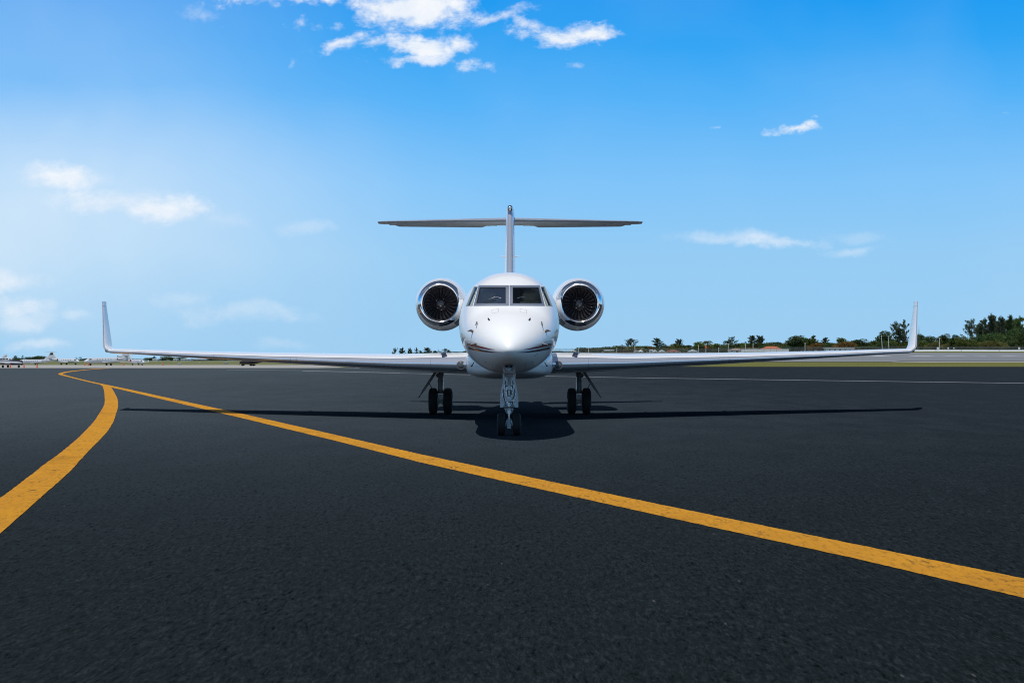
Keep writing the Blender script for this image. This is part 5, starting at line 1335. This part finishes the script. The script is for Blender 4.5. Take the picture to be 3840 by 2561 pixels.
CENTRE = [
 ('wispy', 1482, 20, 1304, 'thin wispy pine farthest out on the left wing'), ('pine', 1507, 26, 1302, 'wide pine, second from the outer end above the left wing'),
 ('pine', 1536, 18, 1304, 'narrow pine between the second and fourth above the left wing'), ('wispy', 1561, 18, 1303, 'sparse pine fourth in the row above the left wing'),
 ('pine', 1575, 20, 1313, 'low pine before the highest one above the left wing'), ('pine', 1604, 30, 1302, 'highest and fullest pine in the row above the left wing'),
 ('pine', 1631, 24, 1314, 'low dark pine between the fullest pine and the thin-topped one'), ('bare', 1648, 18, 1302, 'thin-topped bare pine above the navy wing stripe'),
 ('wispy', 1668, 22, 1306, 'open pine just above the navy wing stripe'), ('pine', 1684, 18, 1311, 'last small pine before the fuselage'),
]
for k, u, w, vt, lab in CENTRE: tree('feathery_pine', k, 'leaf_pine', u, w, vt, lab, group='pines beyond the left wing')
for u, w, vt, lab in ((1520, 50, 1318, 'low dark scrub under the outer pines above the left wing'), (1590, 60, 1319, 'low dark scrub under the fullest pine'), (1650, 56, 1318, 'low dark scrub behind the navy wing stripe'), (1718, 34, 1317.5, 'olive bush by the fuselage over the left wing'), (1752, 22, 1314, 'dark bush touching the fuselage over the left wing')):
    tree('leafy_bush', 'bush', 'leaf_olive' if 'olive' in lab else 'leaf_dark', u, w, vt, lab, group='pines beyond the left wing')
FARL = [
 ('wispy', 58, 16, 1336, 'thin tree behind the dark propeller plane cabin'), ('bush', 70, 28, 1343, 'dark bush behind the dark propeller plane'), ('wispy', 84, 9, 1335, 'thin sapling above the nose of the dark-finned jet'),
 ('bush', 122, 40, 1338, 'near half of the dark mound of trees over the dark-finned jet'), ('bush', 148, 38, 1336, 'far half of the dark mound of trees over the dark-finned jet'), ('bare', 288, 15, 1338, 'bare tree between the T-tailed jet and the trijet'),
 ('palm', 302, 12, 1341, 'small palm before the trijet nose'), ('bush', 315, 28, 1346, 'dark bush before the trijet nose'), ('bush', 562, 30, 1342, 'dark bush right behind the jet with red covers'), ('wispy', 580, 13, 1338, 'thin pine beside the first bush right of the parked jets'),
 ('bush', 609, 26, 1347, 'low bush beneath the left wing near the parked jets'), ('bush', 634, 42, 1338, 'broad dark tree clump beneath the left wing'), ('bush', 664, 46, 1341, 'second dark tree clump beneath the left wing'),
 ('bush', 737, 34, 1347, 'dark bush before the long grey hangar'), ('bush', 765, 36, 1346, 'dark bush at the end of the long grey hangar'), ('bush', 800, 40, 1347, 'long low bush beyond the hangars'), ('bush', 850, 50, 1348, 'low bush behind the grey shed'), ('bush', 915, 60, 1349, 'low bush behind the dark wheel-faired plane'),
 ('bush', 30, 60, 1347, 'bush at the picture edge behind the propeller plane'), ('bush', 205, 60, 1347, 'low bush behind the T-tail fin'), ('bush', 260, 50, 1349, 'low bush behind the T-tailed jet body'), ('bush', 400, 90, 1347, 'long bush hidden behind the trijet'), ('bush', 500, 60, 1348, 'bush behind the jet with red covers'),
 ('bush', 985, 70, 1350, 'low bush beneath the wing past the dark wheel-faired plane')]
for k, u, w, vt, lab in FARL:
    tree('leafy_bush' if k == 'bush' else 'palm_tree' if k == 'palm' else 'feathery_pine', k, 'leaf_pine' if k in ('wispy', 'bare') else 'leaf_dark', u, w, vt-3, lab, D=1475+tr.uniform(-8, 14), group='far trees behind the parked jets')

# the continuous low hedge that fills the line behind the fence
used = set()
for i in range(34):
    u = 2215+i*43+tr.uniform(-10, 10); vt = interp(u, [2215, 2400, 2700, 3000, 3250, 3600], [1305, 1294, 1288, 1279, 1280, 1268])+tr.uniform(-5, 4)
    for t_ in sorted([q for q in TREES if q[0] != 'leafy_bush'], key=lambda q: abs(q[3]-u)):
        if t_[6] not in used: break
    used.add(t_[6])
    tree('hedge_bush', 'bush', ['leaf_dark', 'leaf_green', 'leaf_dark', 'leaf_olive'][i % 4], u, tr.uniform(52, 74), vt, 'hedge bush behind the '+' '.join(t_[6].replace(',', '').split()[:12]), D=992+tr.uniform(-5, 6), group='hedge behind the fence')
for u, w, vt, lab in ((3690, 44, 1192, 'dense pine between the open one and the tallest pine of the big stand'), (3735, 40, 1196, 'lower pine tucked behind the tallest pine of the big stand'), (3770, 42, 1200, 'lower pine between the narrow pine and the dark full pine'), (3806, 44, 1194, 'pine filling the gap before the greener pine at the picture edge')):
    tree('feathery_pine', 'pine', 'leaf_pine', u, w, vt, lab, D=985)
